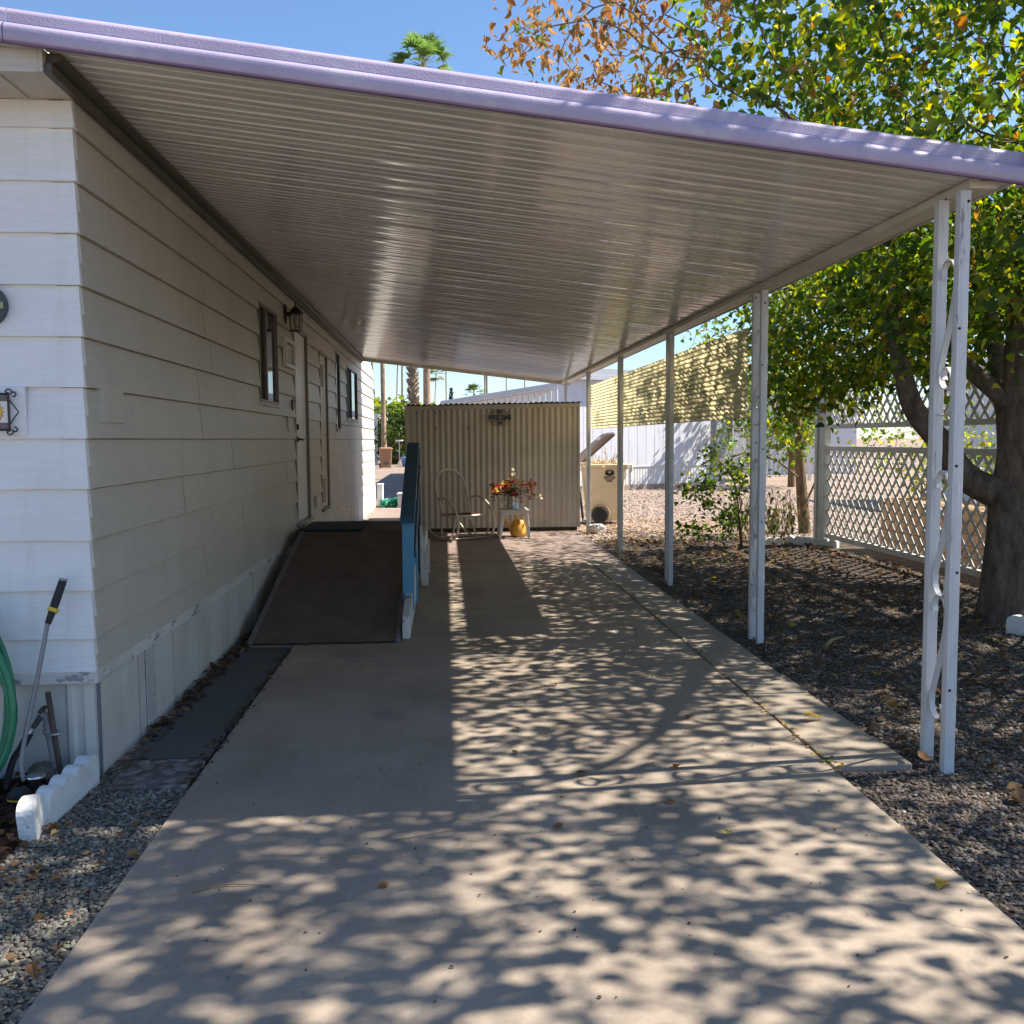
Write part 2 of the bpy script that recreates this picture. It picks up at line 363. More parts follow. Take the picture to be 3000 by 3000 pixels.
def bulk(name, V, F, cols, mat, parent=None, org=None, smooth=False):
    """V (n,k,3) repeated little meshes with the same faces F (list of index tuples of equal length per group); cols (n,3)"""
    if org is None: org = ORG.get(parent.name, (0,0,0)) if parent else (0,0,0)
    n, k, _ = V.shape
    me = bpy.data.meshes.new(name)
    F = [list(f) for f in F]; L = np.concatenate([np.array(f) for f in F]); cnt = np.array([len(f) for f in F])
    loops = (L[None,:] + (np.arange(n)*k)[:,None]).ravel()
    tot = np.tile(cnt, n); start = np.concatenate([[0], np.cumsum(tot)[:-1]])
    me.vertices.add(n*k); me.vertices.foreach_set('co', (V.reshape(-1,3)-np.array(org)).astype(np.float32).ravel())
    me.loops.add(len(loops)); me.loops.foreach_set('vertex_index', loops.astype(np.int32))
    me.polygons.add(len(tot)); me.polygons.foreach_set('loop_start', start.astype(np.int32))
    me.polygons.foreach_set('use_smooth', [smooth]*len(tot))
    me.update(calc_edges=True)
    a = me.color_attributes.new('tint', 'FLOAT_COLOR', 'POINT')
    cc = np.ones((n*k,4), np.float32); cc[:,:3] = np.repeat(cols, k, 0); a.data.foreach_set('color', cc.ravel())
    me.materials.append(mat)
    o = bpy.data.objects.new(name, me); C.objects.link(o); ORG[o.name] = org
    if parent: o.parent = parent
    else: o.location = org
    return o
LEAF_V = np.array([(0,0,0),(.36,0,.0),(.72,0,-.02),(1,0,-.12),(-.06,.2,.02),(.16,.42,.07),(.5,.36,.06),(.8,.17,0),(-.06,-.2,.02),(.16,-.42,.07),(.5,-.36,.06),(.8,-.17,0)])
LEAF_F = [(0,1,5,4),(1,2,6,5),(2,3,7,6),(0,8,9,1),(1,9,10,2),(2,10,11,3)]
def frames(d, nrm):
    d = d/np.linalg.norm(d,axis=1,keepdims=True)
    s = np.cross(nrm, d); s /= np.linalg.norm(s,axis=1,keepdims=True)+1e-9
    u = np.cross(d, s); return np.stack([d, s, u], 1)
def leaves(name, pos, size, cols, mat, parent=None, droop=.5, flat=.6, org=None, width=1., curl=1.):
    n = len(pos)
    d = rng.normal(size=(n,3)); d[:,2] = d[:,2]*.6-droop
    nm = rng.normal(size=(n,3)); nm[:,2] = np.abs(nm[:,2])+flat
    Fm = frames(d, nm)
    T = LEAF_V*np.array([1,width,1.]); Tn = np.repeat(T[None], n, 0); Tn[:,:,1] *= rng.uniform(.62,1.12,(n,1)); Tn[:,:,2] *= (rng.uniform(.3,2.6,(n,1))*curl)
    V = np.einsum('nkj,nji->nki', Tn, Fm)*size[:,None,None] + pos[:,None,:]
    return bulk(name, V, LEAF_F, cols, mat, parent, org, True)
def palette(n, cs, ps, jit=.18):
    i = rng.choice(len(cs), n, p=np.array(ps)/sum(ps)); c = np.array(cs)[i]
    return np.clip(c*rng.uniform(1-jit,1+jit,(n,1))*rng.uniform(.93,1.07,(n,3)), 0, 1)

# ------------------------------------------------------------------ ground
g = MB(); g.add([(-400,-200,-.03),(400,-200,-.03),(400,700,-.03),(-400,700,-.03)], [(0,1,2,3)])
tag(g.build('ground', M['ground']), kind='structure')
yd = MB(); yd.add([(1.66,-4,-.026),(9,-4,-.026),(9,12.6,-.026),(4.6,13.2,-.026),(2.0,13.6,-.026),(1.66,12,-.026)], [(0,1,2,3,4,5)])
tag(yd.build('gravel_yard', M['yard']), kind='structure')
gb = MB(); gb.add([(-7,-4,-.022),(-1.06,-4,-.022),(-1.06,4.4,-.022),(-1.56,4.4,-.022),(-1.56,3.2,-.022),(-7,3.2,-.022)], [(0,1,2,3,4,5)])
tag(gb.build('gravel_border', M['greengravel']), kind='structure')
mu = MB(); mu.add([(-7,3.2,-.020),(-1.56,3.2,-.020),(-1.56,4.22,-.020),(-7,4.22,-.020)], [(0,1,2,3)])
tag(mu.build('mulch_bed', M['mulch']), kind='structure')
sl_ = MB()
sl_.box(-1.085,.20,-5,6.235,-.12,0); sl_.box(.203,1.684,-5,6.235,-.12,0)
sl_.v[-8:] = [tuple(v) for v in sl_.v[-8:]]
sl_ = MB(); sl_.box(-1.085,1.684,-5,6.232,-.12,0); sl_.box(-1.085,1.684,6.246,11.03,-.12,0); sl_.box(-1.5,-1.09,6.75,11.03,-.12,-.006)
tag(sl_.build('driveway', M['concrete'], bevel=.005), kind='structure')
s2 = MB(); s2.box(-1.5,2.07,11.045,14.9,-.12,-.002)
tag(s2.build('patio_slab', M['pinkconc'], bevel=.006), kind='structure')
s3 = MB(); s3.box(-1.42,-.62,15.4,20.3,-.1,-.004); tag(s3.build('path', M['pinkconc'], bevel=.006), kind='structure')

# pavers
y = 3.955; i = 0
proto = None
while y < 10.95:
    ln = .402
    b = MB(); b.box(-.178,.178,-.197,.197,-.05,0)
    if proto is None:
        proto = b.build('paver', M['paver'], org=(0,0,0), bevel=.006); o = proto
    else:
        o = proto.copy(); C.objects.link(o)
    o.location = (1.872+rng.uniform(-.006,.006), y+.197, .002+rng.uniform(-.004,.004)); o.rotation_euler = (rng.uniform(-.006,.006), rng.uniform(-.006,.006), rng.uniform(-.012,.012))
    tag(o, 'grey concrete paver in the strip between driveway and carport posts', 'paver', 'pavers along the right edge of the driveway')
    y += ln
y = 4.36; proto = None
while y < 6.6:
    if proto is None:
        b = MB(); b.box(-.18,.18,-.187,.187,-.05,0); proto = b.build('paver', M['darkpaver'], org=(0,0,0), bevel=.006); o = proto
    else: o = proto.copy(); C.objects.link(o)
    o.location = (-1.275+rng.uniform(-.008,.008), y+.187, -.004+rng.uniform(-.004,.004)); o.rotation_euler = (0,0,rng.uniform(-.015,.015))
    tag(o, 'dark slate paver between house skirting and driveway', 'paver', 'dark pavers along the house skirting')
    y += .382
b = MB(); b.box(-1.44,-1.105,3.985,4.335,-.06,-.002)
tag(b.build('pebble_paver', M['pebble'], org=(-1.27,4.16,-.03), bevel=.006), 'square stepping stone of exposed pebbles ahead of the dark pavers', 'paver')

# ------------------------------------------------------------------ mobile home
HX = -1.54; HY = 4.18; HY1 = 20.8
house = thing('mobile_home', (HX, HY, 0), 'cream lap-sided mobile home with door and windows under the carport', 'house')
ZL = [.455,.599,.811,1.028,1.249,1.465,1.683,1.896,2.111,2.326,2.538,2.755,2.955]
openings = [(8.05,8.93,1.77,2.61),(9.87,10.80,.545,2.63),(11.87,12.64,.55,2.56),(13.63,14.14,1.59,2.71),(15.07,16.9,1.775,2.63)]
def cut(rects, op):
    out = []
    for (a,b,c,d) in rects:
        oa,ob,oc,od = op
        if ob <= a or oa >= b or od <= c or oc >= d: out.append((a,b,c,d)); continue
        if oa > a: out.append((a,oa,c,d))
        if ob < b: out.append((ob,b,c,d))
        lo, hi = max(a,oa), min(b,ob)
        if oc > c: out.append((lo,hi,c,oc))
        if od < d: out.append((lo,hi,od,d))
    return out
sd_ = MB()
for k in range(len(ZL)-1):
    z0, z1 = ZL[k], ZL[k+1]
    rs = [(HY, HY1, z0, z1)]
    for op in openings: rs = cut(rs, op)
    fx = lambda z: HX + .019*(1-(z-z0)/(z1-z0)) + .001
    for (a,b_,c,d) in rs:
        sd_.hexa([(HX-.03,a,c),(fx(c),a,c),(fx(c),b_,c),(HX-.03,b_,c),(HX-.03,a,d),(fx(d),a,d),(fx(d),b_,d),(HX-.03,b_,d)])
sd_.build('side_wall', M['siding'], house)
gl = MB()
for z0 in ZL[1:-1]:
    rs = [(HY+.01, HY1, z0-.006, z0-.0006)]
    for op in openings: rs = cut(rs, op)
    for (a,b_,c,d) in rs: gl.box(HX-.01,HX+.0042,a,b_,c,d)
for k in range(1,len(ZL)-2):
    yj = HY+rng.uniform(1.2,3.2)
    while yj < HY1-.5:
        if not any(o_[0]-.1 < yj < o_[1]+.1 and o_[2] < ZL[k+1] and o_[3] > ZL[k] for o_ in openings):
            gl.hexa([(HX-.01,yj-.002,ZL[k]),(HX+.021,yj-.002,ZL[k]),(HX+.021,yj+.002,ZL[k]),(HX-.01,yj+.002,ZL[k]),(HX-.01,yj-.002,ZL[k+1]-.008),(HX+.003,yj-.002,ZL[k+1]-.008),(HX+.003,yj+.002,ZL[k+1]-.008),(HX-.01,yj+.002,ZL[k+1]-.008)])
        yj += 3.66 if rng.random() < .6 else 4.88
gl.build('lap_shade_joints', pm('lap_shade_brown',(.27,.22,.165),.8,.3,4), house)  # brown strips paint the shade line under each lap; uprights are butt joints
fw = MB(); cap = MB()
for k in range(len(ZL)-1):
    z0, z1 = ZL[k], ZL[k+1]
    if k == len(ZL)-2: z1 = 2.87
    q0, q1 = HY-.02, HY-.001
    fw.hexa([(-7,q0,z0),(HX-.09,q0,z0),(HX-.09,HY+.05,z0),(-7,HY+.05,z0),(-7,q1,z1),(HX-.09,q1,z1),(HX-.09,HY+.05,z1),(-7,HY+.05,z1)])
    e0, e1 = HX+.018, HX+.004
    cap.hexa([(HX-.092,q0-.003,z0-.002),(e0,q0-.003,z0-.002),(e0,HY+.03,z0-.002),(HX-.092,HY+.03,z0-.002),(HX-.092,q1-.003,z1-.004),(e1,q1-.003,z1-.004),(e1,HY+.03,z1-.004),(HX-.092,HY+.03,z1-.004)])
fw.build('front_wall', M['litsiding'], house)
cap.build('corner_trim', M['litsiding'], house)
tb = MB(); tb.box(HX-.02,HX+.022,HY-.02,HY1,.400,.456); tb.box(-7,HX-.02,HY-.024,HY+.02,.400,.456)
tb.build('belly_band', M['trim'], house, bevel=.004)
# skirting: panels with seams
yy = [HY+.03]
while yy[-1] < HY1-.2: yy.append(yy[-1]+(.52 if len(yy) % 2 else .60))
for k in range(len(yy)-1):
    a, b_ = yy[k]+.012, yy[k+1]-.012
    mid = a+(b_-a)*.55; q = rng.uniform(-.004,.004)
    sk = MB(); sk.prism([(HX-.02,a,-.03),(HX+.012+q,a,-.03),(HX+.005,mid,-.03),(HX+.013-q,b_,-.03),(HX-.02,b_,-.03)],(0,0,.429))
    sk.build('skirting_panel', M['skirt'], house)
    sj = MB(); sj.box(HX-.02,HX+.010,yy[k]-.010,yy[k]+.010,-.03,.399); sj.build('skirting_seam', M['joint'], house)
dk = MB(); dk.box(HX-.06,HX-.03,HY+.05,HY1,-.03,.42); dk.box(-7,HX-.06,HY+.06,HY+.09,-.03,.42); dk.build('crawl_space', M['dark'], house)
# vent panel: perforated strip
vp = MB(); vy0, vy1 = 4.845, 4.985; nx, nz = 5, 19
for i in range(nx+1):
    yv = vy0+(vy1-vy0)*i/nx; vp.box(HX+.013,HX+.018,yv-.0045,yv+.0045,.0,.395)
for j in range(nz+1):
    zv = .0+.395*j/nz
    for i in range(nx): 
        yv = vy0+(vy1-vy0)*(i+.5)/nx; vp.box(HX+.013,HX+.0178,yv-.0105,yv+.0105,zv-.004,zv+.004)
ve = vp.build('vent_panel', M['skirt'], house)
vb = MB(); vb.box(HX+.0075,HX+.0125,vy0,vy1,.0,.395); vb.build('vent_backing', M['dark'], ve)
fsk = MB()
prof = []
x = -7.0
while x < HX-.31:
    prof += [(x,HY+.012,0),(x+.20,HY+.012,0),(x+.215,HY-.004,0),(x+.235,HY-.004,0),(x+.25,HY+.012,0)]; x += .27
prof.append((HX-.045,HY+.012,0))
fsk.sheet([(a,b_,-.03) for a,b_,c in prof], (0,0,.432)); fsk.box(HX-.045,HX+.0,HY-.004,HY+.03,-.03,.401)
fsk.build('front_skirting', M['skirt'], house)
# roof, soffit, fascia over the front
def zf(x): return 2.963-.118*(x+1.665)         # underside of the lilac fascia
so_ = MB()
so_.box(-7,HX-.0,3.90,HY+.02,2.872,2.885); so_.box(-7,HX,3.868,3.898,2.868,2.957)
so_.box(HX-.001,HX+.016,3.868,HY+.02,2.870,2.96)
so_.box(-1.74,-1.70,3.9,HY-.02,2.864,2.871)
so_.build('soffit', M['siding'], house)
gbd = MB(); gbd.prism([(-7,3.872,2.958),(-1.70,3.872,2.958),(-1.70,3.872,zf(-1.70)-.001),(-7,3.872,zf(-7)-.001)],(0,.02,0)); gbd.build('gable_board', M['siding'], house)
hr = MB(); hr.hexa([(-8,3.87,zf(-8)+.0),(HX-.02,3.87,zf(HX)+.0),(HX-.02,HY1+.1,zf(HX)+.0),(-8,HY1+.1,zf(-8)+.0),(-8,3.87,zf(-8)+.09),(HX-.02,3.87,zf(HX)+.09),(HX-.02,HY1+.1,zf(HX)+.09),(-8,HY1+.1,zf(-8)+.09)])
hr.build('roof', M['roofw'], house)
inn = MB(); inn.box(-7,HX-.035,HY+.055,HY1-.01,.42,2.86); inn.build('interior', M['dark'], house)
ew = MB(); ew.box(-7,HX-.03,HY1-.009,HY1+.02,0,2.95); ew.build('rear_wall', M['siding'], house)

# bullnosed lilac fascia profile (y forward is smaller), height .137
FP = [(.0,.0),(-.036,.0),(-.040,.006),(-.040,.048),(-.037,.056),(-.030,.064),(-.020,.071),(-.008,.075),(-.006,.080),(-.006,.112),(-.003,.120),(.004,.128),(.014,.135),(.026,.140),(.08,.142)]
def fascia(mb, xa, xb, lip):
    A = [(xa, 3.84+a, zf(xa)+b) for a,b in FP]; d = (xb-xa, 0, zf(xb)-zf(xa))
    mb.sheet(A, d, 0, True)
    lip.beam((xa,3.815,zf(xa)-.003),(xb,3.815,zf(xb)-.003),.022,.008)
f1 = MB(); l1 = MB(); fascia(f1, -8, -1.64, l1); fo = f1.build('fascia', M['purple'], house); l1.build('drip_edge', M['plip'], fo)

# windows
def window(y0,y1,z0,z1,split,name='window'):
    fr = MB(); x0, x1 = HX-.028, HX+.018; t = .03
    fr.box(x0,x1,y0,y0+t,z0,z1); fr.box(x0,x1,y1-t,y1,z0,z1); fr.box(x0,x1,y0+t,y1-t,z1-t,z1); fr.box(x0,x1,y0+t,y1-t,z0,z0+t)
    if split: ym = y0+(y1-y0)*split; fr.box(x0,x1-.012,ym-.022,ym+.022,z0+t,z1-t)
    w = fr.build(name, M['frame'], house, bevel=.003)
    if split:
        a = MB(); a.box(HX-.022,HX-.018,y0+t,ym-.022,z0+t,z1-t); a.build('screen', M['screen'], w)
        a = MB(); a.box(HX-.016,HX-.008,ym+.022,y1-t,z0+t,z1-t); a.build('pane', M['glass'], w)
    else:
        a = MB(); a.box(HX-.012,HX-.006,y0+t,y1-t,z0+t,z1-t); a.build('pane', M['glass'], w)
    si = MB(); si.box(HX-.02,HX+.034,y0-.01,y1+.01,z0-.022,z0-.001); si.build('sill', M['trim'], w, bevel=.003)
window(8.05,8.93,1.77,2.61,.45); window(13.63,14.14,1.59,2.71,None); window(15.07,16.9,1.775,2.63,.5)
# door
dr = MB(); dr.box(HX-.03,HX-.004,9.94,10.74,.60,2.585)
for za, zb in ((.75,1.35),(1.6,2.45)):
    dr.box(HX-.005,HX-.0005,10.06,10.62,za,za+.012); dr.box(HX-.005,HX-.0005,10.06,10.62,zb,zb+.012)
door = dr.build('door', M['door'], house, bevel=.004)
d2 = MB(); d2.box(HX-.03,HX+.016,9.872,9.938,.548,2.628); d2.box(HX-.03,HX+.026,10.742,10.798,.548,2.628); d2.box(HX-.03,HX+.02,9.938,10.742,2.587,2.626)
d2.build('door_frame', M['frame'], door, bevel=.003)
d2 = MB(); d2.box(HX-.03,HX+.06,9.9,10.77,.56,.598); d2.build('threshold', M['alu'], door, bevel=.003)
d2 = MB(); d2.lathe([(0,.0),(.032,.0),(.03,.02),(.012,.025),(.012,.06),(0,.06)],(HX-.003,10.02,1.46),14,axis='x'); d2.beam((HX+.05,10.02,1.46),(HX+.055,10.15,1.455),.016,.02); d2.build('handle', M['black'], door)
d2 = MB(); d2.lathe([(0,.0),(.034,.0),(.03,.028),(0,.03)],(HX-.003,10.02,1.59),14,axis='x'); d2.build('deadbolt', M['black'], door)
# narrow utility door with grilles
ud = MB(); ud.box(HX-.03,HX-.003,11.91,12.56,.60,2.52); udo = ud.build('utility_door', M['cream'], house, bevel=.004)
u2 = MB(); u2.box(HX-.03,HX+.016,11.872,11.908,.552,2.558); u2.box(HX-.03,HX+.022,12.562,12.638,.552,2.558); u2.box(HX-.03,HX+.02,11.908,12.562,2.522,2.556); u2.box(HX-.03,HX+.026,11.9,12.57,.552,.598)
u2.build('door_frame', M['frame'], udo, bevel=.003)
for zb, nn, m_ in ((2.13,9,'dark'),(.66,10,'brown')):
    u3 = MB()
    for j in range(nn):
        for i in range(4):
            u3.box(HX-.0045,HX-.0015,12.02+i*.085,12.08+i*.085,zb+j*.031,zb+.02+j*.031)
    u3.build('vent_grille', M[m_], udo)
u3 = MB(); u3.lathe([(0,0),(.02,0),(.014,.03),(0,.034)],(HX-.003,12.5,1.5),10,axis='x'); u3.build('handle', M['alu'], udo)
# small fittings on the side wall
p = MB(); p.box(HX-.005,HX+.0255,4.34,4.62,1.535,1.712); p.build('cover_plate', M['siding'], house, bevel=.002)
p = MB(); p.box(HX+.012,HX+.05,11.19,11.31,.66,.79); p.build('outlet_box', M['plastic'], house, bevel=.008)
p = MB(); p.box(HX+.010,HX+.022,9.40,9.475,1.53,1.70); p.build('switch_plate', M['paper'], house, bevel=.003)
p = MB(); p.box(HX+.012,HX+.03,9.66,9.70,1.75,1.86); p.build('doorbell', M['black'], house, bevel=.004)

# wall lantern
L = thing('wall_lantern', (HX+.01,9.38,2.66), 'small bronze wall lantern with pointed cap beside the front door', 'lamp')
p = MB(); p.lathe([(0,0),(.045,0),(.05,.012),(.03,.022),(0,.024)],(HX+.012,9.38,2.67),16,axis='x')
p.v = [(a,b_,2.67+(c-2.67)*1.9) for a,b_,c in p.v]; p.build('backplate', M['bronze'], L)
p = MB(); p.tube([(HX+.03,9.38,2.67),(HX+.055,9.385,2.66),(HX+.075,9.39,2.67),(HX+.10,9.39,2.68)],[.026,.018,.014,.014],8); p.build('arm', M['bronze'], L)
lx, ly, lz = HX+.115, 9.39, 2.50
p = MB(); p.lathe([(.0,.30),(.004,.27),(.006,.25),(.012,.24),(.035,.225),(.06,.195),(.078,.17),(.074,.165),(0,.165)],(lx,ly,lz),8,sm=False); p.build('cap', M['bronze'], L)
p = MB(); p.lathe([(0,0),(.05,0),(.056,.008),(.056,.012),(0,.012)],(lx,ly,lz),8,sm=False)
for k in range(8):
    q = 2*PI*k/8; p.tube([(lx+.054*math.cos(q),ly+.054*math.sin(q),lz+.01),(lx+.064*math.cos(q),ly+.064*math.sin(q),lz+.168)],.004,5)
p.build('cage', M['bronze'], L)
p = MB(); p.lathe([(.047,.014),(.056,.164)],(lx,ly,lz),8,sm=False); p.build('glass', M['lampglass'], L)
p = MB(); p.lathe([(0,.05),(.018,.06),(.026,.09),(.02,.12),(.012,.15),(0,.16)],(lx,ly,lz),12); p.build('bulb', M['plastic'], L)
# framed notice
N = thing('framed_notice', (HX+.02,9.5,2.3), 'white framed notice hung on the siding just left of the front door', 'picture frame')
def yz_frame(y0,y1,z0,z1,t,xa,xb):
    m = MB(); m.box(xa,xb,y0,y0+t,z0,z1); m.box(xa,xb,y1-t,y1,z0,z1); m.box(xa,xb,y0+t,y1-t,z0,z0+t); m.box(xa,xb,y0+t,y1-t,z1-t,z1); return m
yz_frame(9.2,9.76,2.155,2.435,.04,HX+.014,HX+.05).build('frame', M['plastic'], N, bevel=.004)
p = MB(); p.box(HX+.014,HX+.026,9.24,9.72,2.195,2.395); p.build('mount', M['frame'], N)
p = MB(); p.box(HX+.0265,HX+.03,9.30,9.66,2.215,2.375); p.build('paper', M['paper'], N)

# ornaments on the front wall
def xz_poly(cx, cz, r, n, y, rz=None, st=0):
    return [(cx+r*math.cos(st+2*PI*k/n), y, cz+(rz or r)*math.sin(st+2*PI*k/n)) for k in range(n)]
md = thing('round_medallion', (-1.905,HY-.02,2.02), 'round dark medallion with pale green cross on the front siding', 'wall ornament')
p = MB(); p.prism(xz_poly(-1.905,2.02,.085,32,HY-.017),(0,-.02,0)); p.build('disc', M['bluegrey'], md, bevel=.004)
p = MB()
for a,b_,c,d in ((-.075,.075,-.014,.014),(-.022,.022,.016,.075),(-.022,.022,-.075,-.016)): p.box(-1.905+a,-1.905+b_,HY-.046,HY-.0375,2.02+c,2.02+d)
p.build('cross', M['medgreen'], md, bevel=.002)
p = MB()
for q in range(4):
    a = PI/4+q*PI/2; c = (-1.905+.058*math.cos(a),HY-.04,2.02+.058*math.sin(a))
    p.tube([(c[0]+.009*math.cos(t),c[1],c[2]+.009*math.sin(t)) for t in np.linspace(0,2*PI,9)[:-1]],.002,5,closed=True)
p.build('ring', M['galv'], md)
sp = thing('sun_tile', (-1.87,HY-.02,1.57), 'square wall tile with a smiling yellow sun in a black scrolled iron frame', 'wall ornament')
SX, SZ = -1.90, 1.577
p = MB(); p.box(SX-.17,SX+.135,HY-.032,HY-.013,SZ-.10,SZ+.105); p.build('backboard', M['litsiding'], sp, bevel=.003)
p = MB(); p.box(SX-.09,SX+.07,HY-.044,HY-.033,SZ-.07,SZ+.07); p.build('tile', M['tile'], sp)
p = MB(); p.box(SX-.09,SX+.07,HY-.047,HY-.0445,SZ+.045,SZ+.07); p.box(SX-.09,SX+.07,HY-.047,HY-.0445,SZ-.07,SZ-.045); p.build('mosaic_border', M['mosaic'], sp)
p = MB(); pts = []
for k in range(32):
    r = .038 if k % 2 else .05; a = 2*PI*k/32; pts.append((SX+.005+r*math.cos(a),HY-.045,SZ+r*math.sin(a)))
p.prism(pts,(0,-.006,0)); sf = p.build('sun_face', M['sunyellow'], sp)
p = MB(); p.box(SX-.022,SX+.032,HY-.054,HY-.0515,SZ+.004,SZ+.008)
for dx in (-.012,.018): p.prism(xz_poly(SX+dx+.002,SZ+.001,.011,12,HY-.0515,.008),(0,-.003,0))
p.build('sunglasses', M['black'], sf)
p = MB()
for a,b_ in (((-.095,-.075),(-.095,.075)),((.075,-.075),(.075,.075)),((-.10,.075),(.08,.075)),((-.10,-.075),(.08,-.075))): p.tube([(SX+a[0],HY-.05,SZ+a[1]),(SX+b_[0],HY-.05,SZ+b_[1])],.005,6)
p.tube([(SX+.075,HY-.05,SZ+.055),(SX+.115,HY-.05,SZ),(SX+.075,HY-.05,SZ-.055)],.003,6)
for s1 in (1,-1):
    for ax, az, st in ((.075,.085,0),(.095,.075,-1.6)):
        p.tube([(SX+ax+.015*math.cos(st+t)*(1-t/9),HY-.05,SZ+s1*(az+.012*math.sin(st+t)*(1-t/9))) for t in np.linspace(0,5,12)],.0032,5)
p.build('iron_frame', M['black'], sp)

# ------------------------------------------------------------------ carport
RX0, RX1, RY0, RY1 = HX+.02, 2.36, 3.86, 17.75
cp = thing('carport', (2.3,3.86,0), 'flat white carport roof with lilac fascia on white metal posts', 'carport')
def zc(x): return zf(x)+.012
rp = MB(); prof = []
y = RY0; P_ = .1525
while y < RY1-.01:
    j = rng.uniform(-.0012,.0012)
    prof += [(y,0+j),(y+.05,.0008+j),(y+.056,.008),(y+.066,.008),(y+.072,.0008-j),(y+.124,0-j),(y+.127,.012),(y+.149,.012)]
    y += P_
prof.append((RY1,0))
vs = []
NXS = 9
for i in range(NXS):
    x = RX0+(RX1-RX0)*i/(NXS-1)
    vs.append([(x,a,zc(x)+b_) for a,b_ in prof])
n = len(prof); allv = [v for r in vs for v in r]
# gentle oil-canning of the pans
allv = [(x,yv,z+.0018*math.sin(x*2.1+math.floor((yv-RY0)/P_)*2.4)) for x,yv,z in allv]
rp.add(allv, [(i*n+k,i*n+k+1,(i+1)*n+k+1,(i+1)*n+k) for i in range(NXS-1) for k in range(n-1)])
rp.build('roof_panel', M['ceil'], cp)
rt = MB(); rt.hexa([(RX0,RY0,zc(RX0)+.03),(RX1,RY0,zc(RX1)+.03),(RX1,RY1,zc(RX1)+.03),(RX0,RY1,zc(RX0)+.03),(RX0,RY0,zc(RX0)+.075),(RX1,RY0,zc(RX1)+.075),(RX1,RY1,zc(RX1)+.075),(RX0,RY1,zc(RX0)+.075)])
rt.build('roof_top', M['roofw'], cp)
f2 = MB(); l2 = MB(); fascia(f2, -1.636, 2.41, l2); fo = f2.build('fascia', M['purple'], cp); l2.build('drip_edge', M['plip'], fo)
f3 = MB(); f3.box(2.401,2.414,3.795,3.90,zf(2.4),zf(2.4)+.138); f3.build('fascia_corner', M['purple'], cp, bevel=.002)
sf_ = MB(); sf_.box(2.362,2.375,3.86,RY1,zf(2.36)+.005,zf(2.36)+.12); sf_.build('gutter', M['roofw'], cp)
ef = MB(); ef.hexa([(HX+.02,RY1+.001,zf(HX)-.045),(2.36,RY1+.001,zf(2.36)-.045),(2.36,RY1+.03,zf(2.36)-.045),(HX+.02,RY1+.03,zf(HX)-.045),(HX+.02,RY1+.001,zf(HX)+.1),(2.36,RY1+.001,zf(2.36)+.1),(2.36,RY1+.03,zf(2.36)+.1),(HX+.02,RY1+.03,zf(HX)+.1)])
ef.build('end_fascia', M['beam'], cp)
bmz = 2.478
bm = MB(); bm.box(2.19,2.31,3.875,RY1-.01,bmz,bmz+.03); bm.box(2.19,2.235,3.875,RY1-.01,bmz+.03,zc(2.2)-.004); bm.box(2.255,2.30,3.875,RY1-.01,bmz+.03,zc(2.3)-.004)
bm.build('beam', M['beam'], cp, bevel=.006)
for yb in (5.35,5.42,7.9,8.4,11.2,13.5):
    bb = MB(); bb.lathe([(0,0),(.006,0),(.006,-.004),(0,-.005)],(2.189,yb,bmz+.05),8,axis='x'); bb.build('bolt', M['dark'], cp)
hs = MB(); hs.box(HX+.018,HX+.045,HY-.3,RY1,2.865,2.905); hs.hexa([(HX+.018,3.9,2.906),(HX+.075,3.9,2.926),(HX+.075,RY1,2.926),(HX+.018,RY1,2.906),(HX+.018,3.9,2.95),(HX+.075,3.9,2.945),(HX+.075,RY1,2.945),(HX+.018,RY1,2.95)])
hs.build('hanger_rail', M['brown'], cp)
# posts : two square rails with scroll straps between
def scroll_pts(kind, yc, z, h, X):
    pts = []
    a = .055
    if kind == 'S':
        for t in np.linspace(-3.6,0,12): pts.append((yc-.02+a*.62*math.cos(t)*(.55+.45*(1+t/3.6)), z+h/2+a*.8*math.sin(-t)*(.55+.45*(1+t/3.6))))
        pts = [(yc+.045,z+h*.5-.05),(yc+.05,z+h*.5-.01),(yc+.03,z+h*.5+.02),(yc-.01,z+h*.5+.025),(yc-.045,z+h*.5-.005),(yc-.055,z+h*.5-.06),(yc-.045,z+h*.25),(yc-.01,z),(yc+.035,z-h*.25),(yc+.055,z-h*.5+.06),(yc+.045,z-h*.5+.005),(yc+.01,z-h*.5-.025),(yc-.03,z-h*.5-.02),(yc-.045,z-h*.5+.015),(yc-.035,z-h*.5+.045)]
    else:
        pts = [(yc+.02,z+.075),(yc+.03,z+.10),(yc+.01,z+.125),(yc-.02,z+.12),(yc-.045,z+.08),(yc-.055,z+.02),(yc-.04,z-.05),(yc+.0,z-.08),(yc+.05,z-.075)]
    P0 = [Vector((X,a_,b_)) for a_,b_ in pts]; out = []
    for i in range(len(P0)-1):     # catmull-rom
        p0,p1,p2,p3 = P0[max(i-1,0)],P0[i],P0[i+1],P0[min(i+2,len(P0)-1)]
        for t in (0,.25,.5,.75):
            out.append(.5*((2*p1)+(p2-p0)*t+(2*p0-5*p1+4*p2-p3)*t*t+(3*p1-p0-3*p2+p3)*t**3))
    out.append(P0[-1]); return out
def strap(m, pts, w=.022, th=.003):
    n = len(pts); L_, Rr = [], []
    vs = []; 
    for i,p in enumerate(pts):
        t = (pts[min(i+1,n-1)]-pts[max(i-1,0)]).normalized(); nn = Vector((1,0,0)).cross(t)*th
        vs += [p+Vector((w/2,0,0))+nn, p-Vector((w/2,0,0))+nn, p-Vector((w/2,0,0))-nn, p+Vector((w/2,0,0))-nn]
    fs = [(i*4+k,i*4+(k+1)%4,i*4+4+(k+1)%4,i*4+4+k) for i in range(n-1) for k in range(4)]
    m.add(vs, fs, 0, False)
